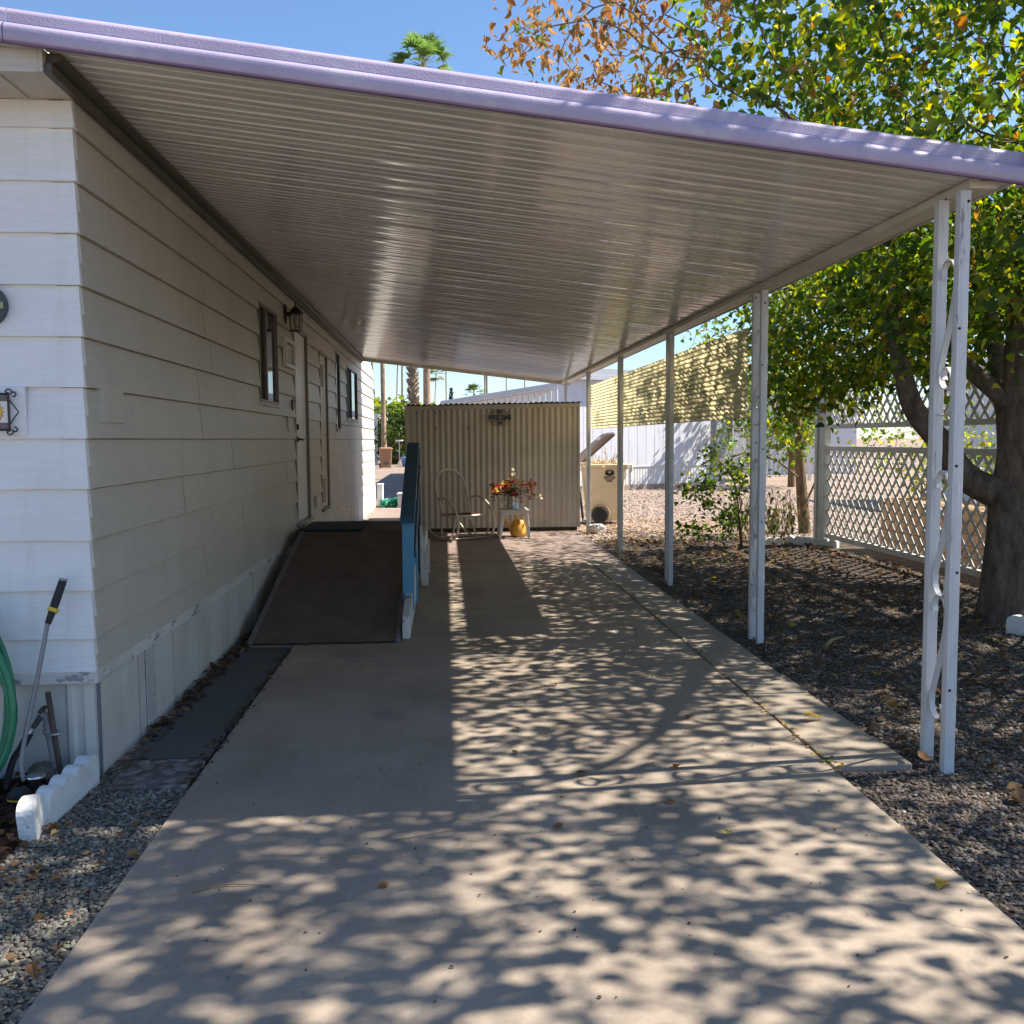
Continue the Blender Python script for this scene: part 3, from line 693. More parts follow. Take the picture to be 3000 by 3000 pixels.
for PY, PX, sep in ((4.0,2.185,.175),(6.63,2.235,.175),(9.33,2.24,.13),(11.99,2.24,.12),(14.72,2.245,.12),(17.45,2.24,.12)):
    pr = MB()
    for s1 in (-1,1):
        yc = PY+s1*sep/2
        pr.box(PX-.0235,PX+.0235,yc-.021,yc+.021,-.03,bmz-.002)
        pr.box(PX-.010,PX+.010,yc-.0225,yc+.0225,-.03,bmz-.03)
        pr.box(PX-.025,PX+.025,yc-.009,yc+.009,-.03,bmz-.03)
    po = pr.build('post', M['post'], cp, bevel=.003)
    if sep > .15:
        for z, kd in ((1.93,'S'),(1.62,'C'),(1.02,'S'),(.47,'S')):
            m = MB(); strap(m, scroll_pts(kd, PY, z, .5 if kd == 'S' else 0, PX), .026, .003); m.build('scroll', M['post'], po)
    for s1 in (-1,1):
        for zz in (2.40,1.9,1.36,.8,.3):
            if rng.random() < .8 and PY < 8:
                hl = MB(); hl.lathe([(0,0),(.006,0),(.006,-.003),(0,-.003)],(PX+rng.uniform(-.015,.015),PY+s1*sep/2-.0225,zz+rng.uniform(-.08,.08)),8,axis='y'); hl.build('bolt', M['dark'], po)
# translucent corrugated shade panel
sp_ = MB(); prof = []
z = 1.595
while z < 2.275:
    prof.append(z); z += .0053
for (ya,yb,dx) in ((7.03,9.36,0),(9.33,12.02,.004),(11.99,14.66,0)):
    sp_.sheet([(2.283+dx+.008*math.sin((z-1.595)*2*PI/.0425),ya,z) for z in prof],(0,yb-ya,0),0,True)
tag(sp_.build('shade_panel', M['panel'], org=(2.28,7.03,1.595)), 'translucent yellow corrugated shade panel hung between the carport posts', 'shade panel')

# ------------------------------------------------------------------ ramp
rmp = thing('wheelchair_ramp', (-.88,6.7,0), 'brown carpeted wooden ramp and landing with a blue handrail', 'ramp')
ry0, ry1, ry2, rz = 6.73, 9.27, 10.46, .555
p = MB(); p.hexa([(-1.36,ry0+.02,-.005),(-.37,ry0+.02,-.005),(-.37,ry1,.40),(-1.36,ry1,.40),(-1.36,ry0,.012),(-.37,ry0,.012),(-.37,ry1,rz-.012),(-1.36,ry1,rz-.012)]); p.build('deck', M['darkwood'], rmp)
nx_, ny_ = 24, 60
def carpet(x0,x1,ya,yb,za,zb,amp):
    m = MB(); vs = []
    for j in range(ny_+1):
        for i in range(nx_+1):
            u = j/ny_; e = rng.uniform(-.012,.012) if j == 0 else 0
            vs.append((x0+(x1-x0)*i/nx_+(rng.uniform(-.002,.002)), ya+(yb-ya)*u+e, za+(zb-za)*u+amp*math.sin(i*.9+j*.31)*math.sin(j*.2)+rng.uniform(0,.0015)))
    m.add(vs, [(j*(nx_+1)+i,j*(nx_+1)+i+1,(j+1)*(nx_+1)+i+1,(j+1)*(nx_+1)+i) for j in range(ny_) for i in range(nx_)], 0, True); return m
c1 = carpet(-1.375,-.372,ry0-.03,ry1,.016,rz+.001,.002)
c1.build('carpet', M['carpet'], rmp)
p = MB(); p.box(-1.46,-.35,ry1+.003,ry2,.40,rz-.003); p.build('landing', M['darkwood'], rmp)
c1 = carpet(-1.46,-.355,ry1,ry2+.01,rz+.002,rz+.002,.0006); c1.build('landing_carpet', M['carpet'], rmp)
for xa,xb in ((-1.415,-1.377),(-.37,-.338)):
    p = MB(); p.hexa([(xa,ry0,-.005),(xb,ry0,-.005),(xb,ry1,.42),(xa,ry1,.42),(xa,ry0,.028),(xb,ry0,.028),(xb,ry1,rz+.014),(xa,ry1,rz+.014)]); p.build('edge_board', M['edge'], rmp, bevel=.003)
p = MB(); p.hexa([(-1.43,7.9,.0),(-1.418,7.9,.0),(-1.418,ry1,.0),(-1.43,ry1,.0),(-1.43,7.9,.26),(-1.418,7.9,.26),(-1.418,ry1,.52),(-1.43,ry1,.52)]); p.build('side_board', M['wood'], rmp)
p = MB(); p.hexa([(-.325,6.84,.0),(-.268,6.84,.0),(-.268,9.0,.03),(-.325,9.0,.03),(-.325,6.84,.165),(-.268,6.84,.165),(-.268,9.0,.43),(-.325,9.0,.43)]); p.build('kerb_board', M['whitewood'], rmp, bevel=.006)
p = MB(); p.box(-.345,-.255,7.44,7.53,.10,.815); p.build('rail_post', M['blue'], rmp, bevel=.004)
p = MB(); p.box(-.30,-.252,8.36,8.44,.0,1.02); p.build('rail_post', M['blue'], rmp, bevel=.004)
p = MB(); p.box(-.345,-.27,9.02,9.10,.0,1.375); p.build('rail_post', M['teal'], rmp, bevel=.004)
p = MB(); p.box(-.345,-.27,10.36,10.44,.0,1.375); p.build('rail_post', M['teal'], rmp, bevel=.004)
p = MB(); p.beam((-.30,7.40,.812),(-.30,9.06,1.40),.115,.036); p.build('handrail', M['teal'], rmp, bevel=.004)
p = MB(); p.beam((-.30,9.064,1.402),(-.30,10.5,1.402),.115,.036); p.build('handrail', M['teal'], rmp, bevel=.004)
p = MB(); p.beam((-.248,7.5,.55),(-.248,9.06,1.12),.02,.085); p.beam((-.248,9.062,1.12),(-.248,10.4,1.12),.02,.085); p.build('mid_rail', M['teal'], rmp, bevel=.003)
p = MB(); p.box(-.251,-.225,9.11,9.19,.10,.62); p.build('bracket', M['whitewood'], rmp, bevel=.004)
p = MB(); p.box(-.24,-.20,9.2,10.4,.36,.5); p.build('joist', M['whitewood'], rmp, bevel=.004)
for yl_ in (9.35,10.3):
    p = MB(); p.box(-.25,-.18,yl_,yl_+.08,.0,.358); p.build('landing_leg', M['whitewood'], rmp, bevel=.004)
b = MB(); b.box(-1.41,-.815,ry1+.03,10.3,rz+.006,rz+.02); tag(b.build('door_mat', M['mat'], org=(-1.1,9.8,rz+.006), bevel=.004), 'black rubber door mat lying on the ramp landing', 'door mat')

# ------------------------------------------------------------------ shed and its things
SH0, SH1, SHY, SHD = -.60, 2.115, 14.83, 16.9
shed = thing('shed', (.75,SHY,0), 'low tan corrugated metal shed under the far end of the carport', 'shed')
p = MB(); x = SH0; pf = []
while x < SH1:
    pf.append((x, SHY+.011*math.cos(2*PI*x/.0905)*(.35 if x < -.45 else 1), .055)); x += .0905/8
pf.append((SH1,SHY+.005,.055))
p.sheet(pf,(0,0,1.90),0,True)
pf2 = []; y = SHY
while y < SHD: pf2.append((SH1-.004+.009*math.cos(2*PI*y/.0905),y,.055)); y += .0905/8
p.sheet(pf2,(0,0,1.93),0,True); p.sheet([(a-(SH1-SH0)+.0,b_,c) for a,b_,c in pf2][::-1],(0,0,1.88),0,True)
p.sheet([(SH1,SHD,.055),(SH0,SHD,.055)],(0,0,1.9))
p.build('wall', M['shed'], shed)
p = MB(); p.hexa([(SH0-.012,SHY-.016,1.905),(SH1+.012,SHY-.016,1.945),(SH1+.012,SHY+.02,1.945),(SH0-.012,SHY+.02,1.905),(SH0-.012,SHY-.016,1.968),(SH1+.012,SHY-.016,2.008),(SH1+.012,SHY+.02,2.008),(SH0-.012,SHY+.02,1.968)])
p.box(SH0-.01,SH0+.02,SHY-.014,SHY+.02,.05,1.904); p.box(SH1-.02,SH1+.012,SHY-.014,SHY+.02,.05,1.944)
p.build('trim', M['shed'], shed, bevel=.003)
p = MB(); x = SH0-.04; pf = []
while x < SH1+.05: pf.append((x,SHY-.06,1.975+.040*(x-SH0)/(SH1-SH0)+.0045+.011*math.sin(2*PI*x/.083)+.004*math.sin(x*9))); x += .083/8
p.sheet(pf,(0,SHD-SHY+.1,.0),0,True); p.sheet([(a,b_,c+.006) for a,b_,c in pf][::-1],(0,SHD-SHY+.1,0),0,True); p.sheet([pf[0],(pf[0][0],pf[0][1],pf[0][2]+.006)],(0,2,0))
vs = [q for a in pf for q in (a,(a[0],a[1],a[2]+.006))]; p.add(vs, [(2*i,2*i+2,2*i+3,2*i+1) for i in range(len(pf)-1)])
p.build('roof', M['shedroof'], shed)
p = MB(); p.box(SH0+.03,SH1-.03,SHY+.03,SHD-.03,-.03,.054); p.build('base', M['darkwood'], shed)
for x, z in ((-.13,1.865),(-.13,1.62),(.37,1.63),(-.43,1.86)):
    p = MB(); p.lathe([(0,0),(.013,0),(.010,-.008),(0,-.01)],(x,SHY-.012,z),10,axis='y'); p.build('rust_bolt', M['iron'], shed)
# welcome sign
ws = thing('welcome_sign', (.86,SHY-.02,1.66), 'oval black wire welcome sign with dark blue butterflies on the shed wall', 'sign')
wx, wz, wy = .862, 1.783, SHY-.03
p = MB(); p.tube([(wx+.172*math.cos(t),wy,wz+.124*math.sin(t)) for t in np.linspace(0,2*PI,49)[:-1]],.0038,6,closed=True)
p.box(wx-.168,wx+.168,wy-.003,wy+.003,wz+.036,wz+.041); p.box(wx-.166,wx+.166,wy-.003,wy+.003,wz-.041,wz-.036)
p.build('ring', M['black'], ws)
def text_mesh(body, size, name, mat, parent, loc, rot, depth=.003, sx=1., bold=.0):
    cu = bpy.data.curves.new(name, 'FONT'); cu.body = body; cu.size = size; cu.extrude = depth; cu.align_x = 'CENTER'; cu.align_y = 'CENTER'; cu.offset = bold
    to = bpy.data.objects.new(name, cu); C.objects.link(to)
    dg = bpy.context.evaluated_depsgraph_get(); me = bpy.data.meshes.new_from_object(to.evaluated_get(dg))
    bpy.data.objects.remove(to); bpy.data.curves.remove(cu)
    me.transform(Matrix.Translation(loc) @ Matrix.Rotation(rot[2],4,'Z') @ Matrix.Rotation(rot[0],4,'X') @ Matrix.Diagonal((sx,1,1,1)))
    me.materials.clear(); me.materials.append(mat)
    o = bpy.data.objects.new(name, me); C.objects.link(o); o.parent = parent; ORG[o.name] = ORG[parent.name]; return o
def rel(par, p): return tuple(a-b_ for a,b_ in zip(p, ORG[par.name]))
text_mesh('WELCOME', .088, 'lettering', M['black'], ws, rel(ws,(wx,wy,wz)), (PI/2,0,0), .004, .82, .0035)
p = MB()
for dz, s1 in ((.083,1),(-.083,-1)):
    for s2 in (1,-1):
        p.prism([(wx+s2*.003,wy-.004,wz+dz-.02),(wx+s2*.032,wy-.004,wz+dz-.032),(wx+s2*.03,wy-.004,wz+dz),(wx+s2*.044,wy-.004,wz+dz+.03),(wx+s2*.016,wy-.004,wz+dz+.036),(wx+s2*.003,wy-.004,wz+dz+.01)][::s2],(0,.006,0))
p.build('butterfly', pm('butterfly_enamel',(.012,.03,.07),.35,.4,60), ws)
p = MB()
for dx,dz in ((-.1,.07),(.09,.075),(-.075,-.075),(.07,-.07),(.115,.055),(-.115,-.058)): p.prism(xz_poly(wx+dx,wz+dz,.011,8,wy-.004),(0,.006,0))
p.build('bead', pm('bead_red',(.14,.03,.02),.4,.5,50), ws)

# rocking chair (local: faces +x)
rc = local('rocking_chair', 'cream metal rocking chair with corded back and worn red seat', 'chair')
def smooth(P, k=5, closed=False):
    P = [Vector(p) for p in P]; out = []; N = len(P)
    for i in range(N if closed else N-1):
        g_ = (lambda j: P[j % N]) if closed else (lambda j: P[max(0,min(N-1,j))])
        p0,p1,p2,p3 = g_(i-1),g_(i),g_(i+1),g_(i+2)
        for t in np.arange(k)/k:
            t = float(t); out.append(.5*((2*p1)+(p2-p0)*t+(2*p0-5*p1+4*p2-p3)*t*t+(3*p1-p0-3*p2+p3)*t**3))
    if not closed: out.append(P[-1])
    return out
for s1 in (-1,1):
    w = .265*s1
    loop = smooth([(-.20,w*.86,.555),(-.08,w,.60),(.08,w*1.02,.585),(.25,w*1.03,.50),(.36,w*1.03,.36),(.385,w*1.03,.22),(.33,w*1.02,.09),(.20,w,.022),(.03,w,.014),(-.17,w,.03),(-.36,w,.085),(-.50,w,.17)],6)
    m = MB(); m.tube(loop,.0155,9); m.build('side_rocker', M['tube'], rc)
    m = MB(); m.tube(smooth([(.21,w*.8,.345),(.25,w*.9,.30),(.262,w,.20),(.215,w,.09),(.12,w,.03)],6),.011,8)
    m.tube(smooth([(-.16,w*.8,.33),(-.12,w*.9,.18),(-.05,w,.03)],5),.012,8); m.build('leg', M['tube'], rc)
arch = smooth([(-.13,-.20,.33),(-.19,-.215,.50),(-.26,-.235,.68),(-.325,-.20,.86),(-.36,-.10,.965),(-.37,0,.985),(-.36,.10,.965),(-.325,.20,.86),(-.26,.235,.68),(-.19,.215,.50),(-.13,.20,.33)],6)
m = MB(); m.tube(arch,.0155,9); bk = m.build('back_frame', M['tube'], rc)
m = MB()
for k in range(-8,9):
    yb = k*.0235; top = .985-.55*abs(yb)**1.9*3.2
    zz = np.interp(abs(yb),[0,.1,.2,.235],[.98,.96,.85,.7]); xx = np.interp(zz,[.5,.68,.86,.98],[-.19,-.26,-.325,-.37])
    m.tube([(-.145,yb*.92,.37),(xx,yb,zz)],.0028,5)
m.build('back_cord', M['string'], bk)
m = MB(); ring = smooth([(-.15,-.21,.345),(.02,-.235,.352),(.2,-.21,.352),(.245,-.1,.352),(.25,0,.352),(.245,.1,.352),(.2,.21,.352),(.02,.235,.352),(-.15,.21,.345),(-.17,0,.34)],4,True)
m.tube(ring,.014,8,closed=True); st = m.build('seat_frame', M['tube'], rc)
m = MB(); nn = len(ring); cen = Vector((.03,0,.355))
top = [p_+Vector((0,0,.018)) for p_ in ring]; mid = [cen+(p_-cen)*.6+Vector((0,0,-.004)) for p_ in ring]; bot = [p_-Vector((0,0,.018)) for p_ in ring]
m.add(bot+top+mid+[cen-Vector((0,0,.012)),cen-Vector((0,0,.03))], [(i,(i+1)%nn,nn+(i+1)%nn,nn+i) for i in range(nn)]+[(nn+i,nn+(i+1)%nn,2*nn+(i+1)%nn,2*nn+i) for i in range(nn)]+[(2*nn+i,2*nn+(i+1)%nn,3*nn) for i in range(nn)]+[((i+1)%nn,i,3*nn+1) for i in range(nn)],0,True)
m.v = [(a*.99+.0003,b_*.985,c) for a,b_,c in m.v]
m.build('seat', M['pad'], rc)
m = MB(); m.tube([(-.14,-.265,.03),(-.14,.265,.03)],.01,8); m.tube([(.17,-.27,.028),(.17,.27,.028)],.01,8); m.build('stretcher', M['tube'], rc)
rc.scale = (1.07,1.1,1.02); rc.location = (.23,13.73,.0); rc.rotation_euler = (0,0,math.radians(-60))

# side table
tb_ = thing('side_table', (1.0,13.94,0), 'small white plastic side table beside the shed', 'table')
tx0,tx1,ty0,ty1 = .785,1.222,13.69,14.2
p = MB(); p.box(tx0,tx1,ty0,ty1,.395,.418); p.box(tx0+.02,tx1-.02,ty0+.02,ty0+.032,.35,.394); p.box(tx0+.02,tx1-.02,ty1-.032,ty1-.02,.35,.394); p.box(tx0+.02,tx0+.032,ty0+.033,ty1-.033,.35,.394); p.box(tx1-.032,tx1-.02,ty0+.033,ty1-.033,.35,.394)
p.build('table_top', M['plastic'], tb_, bevel=.008)
for sx in (0,1):
    for sy in (0,1):
        ax = tx0+.02 if sx == 0 else tx1-.02; ay = ty0+.02 if sy == 0 else ty1-.02
        ix = 1 if sx == 0 else -1; iy = 1 if sy == 0 else -1
        def q4(o, w, z): 
            xs = sorted((ax-ix*o,ax-ix*o+ix*w)); ys = sorted((ay-iy*o,ay-iy*o+iy*w)); return [(xs[0],ys[0],z),(xs[1],ys[0],z),(xs[1],ys[1],z),(xs[0],ys[1],z)]
        m = MB(); m.hexa(q4(.035,.038,0)+q4(.0,.07,.393)); m.build('leg', M['plastic'], tb_, bevel=.006)
# galvanised can with flowers
cx_, cy_ = 1.0, 13.92
wc = thing('metal_watering_can', (cx_,cy_,.419), 'shiny galvanised watering can used as a vase on the white table', 'watering can')
p = MB(); p.lathe([(0,.002),(.094,.002),(.096,.01),(.092,.02),(.088,.10),(.086,.185),(.092,.192),(.086,.194),(.082,.18),(.08,.03),(0,.03)],(cx_,cy_,.419),24); p.build('body', M['galv'], wc)
p = MB(); p.tube(smooth([(cx_-.085,cy_,.46),(cx_-.15,cy_-.01,.52),(cx_-.215,cy_-.02,.595)],4),[.02,.018,.017,.016,.015,.014,.013,.012,.012],9); p.lathe([(.012,0),(.03,.03),(0,.034)],(cx_-.222,cy_-.02,.595),12); p.build('spout', M['galv'], wc)
p = MB(); p.tube(smooth([(cx_+.08,cy_,.59),(cx_+.14,cy_,.60),(cx_+.165,cy_,.55),(cx_+.14,cy_,.48),(cx_+.085,cy_,.45)],5),.007,7,flat=1.); p.build('handle', M['galv'], wc)
bq = thing('flower_bouquet', (cx_,cy_,.60), 'bouquet of red and white artificial flowers standing in the metal can', 'flowers')
stm = MB(); heads = []
for k in range(34):
    a = rng.uniform(0,2*PI); sp = rng.uniform(.05,.30)*(1 if k < 26 else 1.25); hz = .60+rng.uniform(.06,.27)-sp*.25
    e = Vector((cx_+sp*math.cos(a)*1.05, cy_+sp*math.sin(a)*.55, hz)); heads.append(e)
    stm.tube(smooth([(cx_+.03*math.cos(a),cy_+.03*math.sin(a),.53),(cx_+.45*sp*math.cos(a),cy_+.3*sp*math.sin(a),.60+(hz-.6)*.75),e],4),.003,5)
stm.tube(smooth([(cx_,cy_,.55),(cx_+.01,cy_,.8),(cx_,cy_,1.0)],4),.003,5); stm.tube(smooth([(cx_,cy_,.58),(cx_+.2,cy_,.66),(cx_+.40,cy_-.02,.60)],4),.003,5)
stm.build('stem', pm('stem_green',(.05,.07,.03),.6,.3), bq)
hp = np.array([tuple(h) for h in heads]); 
sel = rng.random(len(hp)); pet = []; cl = []
for h, s_ in zip(hp, sel):
    k = 13; pet.append(h+rng.normal(size=(k,3))*.026)
    base = [(.50,.07,.04),(.50,.17,.09),(.70,.60,.50),(.28,.05,.05),(.62,.40,.12)][0 if s_ < .42 else 1 if s_ < .66 else 2 if s_ < .8 else 3 if s_ < .93 else 4]
    cl.append(np.clip(np.array(base)*rng.uniform(.75,1.2,(k,1)),0,1))
for h in ((cx_,cy_,1.0),(cx_+.01,cy_,.95),(cx_+.40,cy_-.02,.60)):
    pet.append(np.array(h)+rng.normal(size=(7,3))*.014); cl.append(np.tile((.7,.66,.5),(7,1)))
pet = np.concatenate(pet); leaves('petals', pet, rng.uniform(.025,.05,len(pet)), np.concatenate(cl), M['dry'], bq, droop=0, flat=0)
lp = np.array([(cx_,cy_,.66)])+rng.normal(size=(120,3))*np.array([.13,.07,.07]); leaves('foliage', lp, rng.uniform(.03,.075,120), palette(120,[(.05,.07,.03),(.03,.05,.025),(.09,.10,.05)],[1,1,.5]), M['leaf'], bq, droop=.1, width=.6)
# yellow can on the ground
yx, yy_ = 1.075, 13.97
yc_ = thing('yellow_watering_can', (yx,yy_,0), 'yellow plastic watering can on the ground under the white table', 'watering can')
p = MB(); p.lathe([(0,.0),(.085,.0),(.105,.012),(.118,.06),(.115,.12),(.098,.19),(.078,.235),(.06,.25),(.052,.245),(.05,.23),(0,.22)],(yx,yy_,0),28); p.build('body', M['yellow'], yc_)
p = MB(); p.tube(smooth([(yx-.08,yy_,.06),(yx-.13,yy_,.14),(yx-.19,yy_-.01,.235),(yx-.215,yy_-.01,.26)],4),[.034,.032,.03,.028,.026,.024,.022,.02,.018,.017,.016,.016,.016][:13],10); p.build('spout', M['yellow'], yc_)
p = MB(); p.tube(smooth([(yx-.05,yy_,.235),(yx-.035,yy_,.315),(yx+.02,yy_,.345),(yx+.08,yy_,.32),(yx+.112,yy_,.24),(yx+.105,yy_,.13)],5),.015,9); p.build('handle', M['yellow'], yc_)

# ------------------------------------------------------------------ wheeled bins
def rrect(cx, cy, hx, hy, z, r, k=4):
    o = []
    for sx, sy, a0 in ((1,1,0),(-1,1,PI/2),(-1,-1,PI),(1,-1,1.5*PI)):
        for i in range(k+1):
            a = a0+PI/2*i/k; o.append((cx+sx*(hx-r)+r*math.cos(a), cy+sy*(hy-r)+r*math.sin(a), z))
    return o
def loft(m, rings, mi=0, capb=True, capt=False, sm=False):
    n = len(rings[0]); vs = [p for r in rings for p in r]
    fs = [(i*n+k,i*n+(k+1)%n,(i+1)*n+(k+1)%n,(i+1)*n+k) for i in range(len(rings)-1) for k in range(n)]
    if capb: fs.append(tuple(range(n))[::-1])
    if capt: fs.append(tuple(range((len(rings)-1)*n,len(rings)*n)))
    m.add(vs, fs, mi, sm)
bn = thing('refuse_bin', (2.75,16.3,0), 'large beige wheeled bin with its brown lid propped open by branches', 'wheeled bin')
bx, by = 2.75, 16.32
m = MB(); loft(m, [rrect(bx,by,.27,.26,.03,.05),rrect(bx,by,.275,.27,.06,.05),rrect(bx,by,.30,.31,.45,.05),rrect(bx,by,.345,.345,.90,.05),rrect(bx,by,.35,.35,.955,.05)])
loft(m, [rrect(bx,by,.35,.35,.957,.05),rrect(bx,by,.39,.385,.96,.06),rrect(bx,by,.395,.39,1.0,.06),rrect(bx,by,.375,.37,1.012,.06),rrect(bx,by,.345,.34,1.01,.05),rrect(bx,by,.32,.32,.75,.05)], capb=False)
m.add(rrect(bx,by,.32,.32,.751,.05), [tuple(range(20))]); bd = m.build('body', M['bin'], bn)
m = MB(); m.lathe([(.168,-.04),(.175,-.02),(.175,.0)],(bx-.11,by-.305,.16),24,axis='y'); m.box(bx-.30,bx-.08,by-.318,by-.29,.40,.66); m.build('wheel_arch', M['bin'], bn, bevel=.01)
m = MB(); m.tube([(bx+.37,by-.3,.99),(bx+.44,by-.3,.99),(bx+.44,by-.3,.90),(bx+.40,by-.3,.86)],.02,6); m.tube([(bx+.37,by+.3,.99),(bx+.44,by+.3,.99)],.02,6); m.box(bx+.40,bx+.44,by-.3,by+.3,.965,1.005); m.build('handle', M['bin'], bn)
for s1 in (-1,1):
    m = MB(); m.lathe([(.0,-.03),(.06,-.034),(.085,-.026),(.095,-.03),(.125,-.036),(.14,-.02),(.14,.03),(.12,.036),(0,.036)],(bx-.11,by+s1*.318,.14),24,axis='y')
    for k in range(8):
        a = 2*PI*k/8; m.beam((bx-.11+.02*math.cos(a),by+s1*.318-.036,.14+.02*math.sin(a)),(bx-.11+.09*math.cos(a),by+s1*.318-.036,.14+.09*math.sin(a)),.014,.012,(0,1,0))
    m.build('wheel', M['rubber'], bn)
m = MB(); th = math.radians(41); hx_, hz_ = bx-.40, 1.05
def lidp(u, v, w): return (hx_+u*math.cos(th)-w*math.sin(th), by+v, hz_+u*math.sin(th)+w*math.cos(th))
def lidring(u0,u1,hv,w,r=.05): 
    rr = rrect((u0+u1)/2,0,(u1-u0)/2,hv,0,r); return [lidp(a,b_,w) for a,b_,c in rr]
loft(m, [lidring(.0,.72,.385,-.015),lidring(-.01,.73,.395,.0),lidring(-.01,.73,.395,.03),lidring(.02,.70,.37,.045),lidring(.08,.65,.33,.075),lidring(.12,.60,.29,.085)], capt=True)
m.build('lid', M['lid'], bn)
m = MB(); m.hexa([lidp(.46,-.12,.083),lidp(.54,-.12,.083),lidp(.54,.12,.083),lidp(.46,.12,.083),lidp(.46,-.12,.089),lidp(.54,-.12,.089),lidp(.54,.12,.089),lidp(.46,.12,.089)]); m.build('lid_label', M['paper'], bn)
# emblem: dark fan in an oval over the word
ex, ez, ey = bx+.05, .865, by-.352
def face_y(z): return by-np.interp(z,[.45,.9,.955],[.31,.345,.35])-.004
em = MB()
pts = [(ex+.085*math.cos(t),0,ez-.004+.05*math.sin(t)) for t in np.linspace(PI,2*PI,16)]+[(ex+.045,0,ez+.012),(ex,0,ez-.016),(ex-.045,0,ez+.012)]
em.prism([(a,face_y(c),c) for a,_,c in pts],(0,-.003,0))
for a0,a1 in ((.25,.62),(.78,1.05),(1.2,1.42),(1.72,1.94),(2.09,2.36),(2.52,2.89)):
    q = [(ex+.02*math.cos(a0),ez-.004+.03*math.sin(a0)),(ex+.085*math.cos(a0),ez+.006+.05*math.sin(a0)),(ex+.085*math.cos(a1),ez+.006+.05*math.sin(a1)),(ex+.02*math.cos(a1),ez-.004+.03*math.sin(a1))]
    em.prism([(a,face_y(c),c) for a,c in q],(0,-.003,0))
em.build('emblem', M['black'], bn)
text_mesh('ARIZONA', .052, 'lettering', M['black'], bn, rel(bn,(ex,face_y(.785)-.001,.785)), (PI/2-.077,0,0), .0015, .86, .001)
m = MB()
for zz, ww in ((.752,.085),(.728,.05),(.712,.05)):
    x = ex-ww
    while x < ex+ww-.008:
        w2 = rng.uniform(.006,.016); m.box(x,min(x+w2,ex+ww),face_y(zz)-.003,face_y(zz)+.004,zz-.005,zz+.005); x += w2+.004
m.build('small_print', M['black'], bn)
br = thing('cut_branches', (bx,by,.76), 'pale bare cut branches sticking out of the open beige bin', 'branches')
m = MB()
for k in range(14):
    a = rng.uniform(0,2*PI); b0 = Vector((bx+rng.uniform(-.2,.25),by+rng.uniform(-.25,.25),.77)); d = Vector((.25*math.cos(a),.2*math.sin(a),rng.uniform(.3,.58)))
    m.tube(smooth([b0,b0+d*.5+Vector((.02,0,.02)),b0+d],3),[.012,.011,.01,.009,.008,.007,.006],6)
    for _ in range(2):
        e = b0+d*rng.uniform(.5,.9); m.tube([e,e+Vector((rng.uniform(-.1,.1),rng.uniform(-.1,.1),rng.uniform(.05,.15)))],[.006,.003],5)
m.build('branch', pm('pale_branch',(.62,.50,.38),.7,.2,9), br)
lp = np.array([bx,by,1.0])+rng.normal(size=(260,3))*np.array([.16,.16,.03]); leaves('dry_leaves', lp, rng.uniform(.03,.06,260), palette(260,[(.55,.42,.22),(.62,.52,.32),(.35,.30,.14)],[2,1,1]), M['dry'], br, droop=0)

def small_bin(name, x, y, rz, label, matk):
    t = local(name, label, 'wheeled bin')
    m = MB(); loft(m, [rrect(0,0,.25,.28,.04,.05),rrect(0,0,.27,.30,.3,.05),rrect(0,0,.31,.36,.97,.05)],capt=True); m.build('body', M[matk], t)
    m = MB(); loft(m, [rrect(0,0,.33,.38,.97,.06),rrect(0,0,.34,.40,1.0,.06),rrect(0,0,.33,.38,1.05,.06),rrect(0,0,.25,.3,1.09,.06)],capt=True); m.box(-.25,.25,.38,.44,.98,1.02); m.build('lid', M[matk], t)
    for s1 in (-1,1):
        m = MB(); m.lathe([(0,-.035),(.13,-.035),(.14,-.02),(.14,.02),(.13,.035),(0,.035)],(s1*.27,.25,.14),18,axis='x'); m.build('wheel', M['rubber'], t)
    m = MB(); m.box(-.13,.13,-.335,-.30,.20,.30); m.build('foot_recess', M['brown'], t)
    t.location = (x,y,-.03); t.rotation_euler = (0,0,rz)
small_bin('refuse_bin', -3.1, 49.9, .15, 'closed brown wheeled bin standing far off at the roadside', 'binbrown')

# bag and clutter at the fifth post
m = MB(); n1, n2 = 18, 9; vs = []
for j in range(n2+1):
    for i in range(n1):
        a = 2*PI*i/n1; r = (.085*math.sin(PI*(.25+.75*(1-j/n2)))+.02)*(1+.22*math.sin(5*a+j*.6)+rng.uniform(-.06,.06))
        vs.append((2.31+r*1.15*math.cos(a)+.03*j/n2, 14.52+r*math.sin(a), -.02+.14*j/n2+rng.uniform(-.006,.006)))
m.add(vs, [(j*n1+i,j*n1+(i+1)%n1,(j+1)*n1+(i+1)%n1,(j+1)*n1+i) for j in range(n2) for i in range(n1)]+[tuple(range(n2*n1,n2*n1+n1))],0,True)
tag(m.build('cloth_bag', M['fabric'], org=(2.31,14.52,-.02)), 'crumpled white cloth bag slumped at the foot of a carport post', 'bag')
yl = thing('garden_cart', (2.27,16.6,0), 'black garden cart with a yellow sack wedged between shed and beige bin', 'garden cart')
m = MB(); m.tube(smooth([(2.22,15.9,.02),(2.20,16.2,.55),(2.17,16.5,.95)],4),.022,8); m.tube(smooth([(2.34,15.9,.02),(2.32,16.2,.5),(2.29,16.5,.95)],4),.022,8); m.tube([(2.17,16.5,.95),(2.29,16.5,.95)],.02,8); m.beam((2.16,16.2,.5),(2.34,16.2,.5),.03,.06); m.build('handle', M['black'], yl)
m = MB(); m.beam((2.15,16.17,.62),(2.36,16.17,.60),.02,.07); m.build('band', M['plastic'], yl)
m = MB(); vs = []
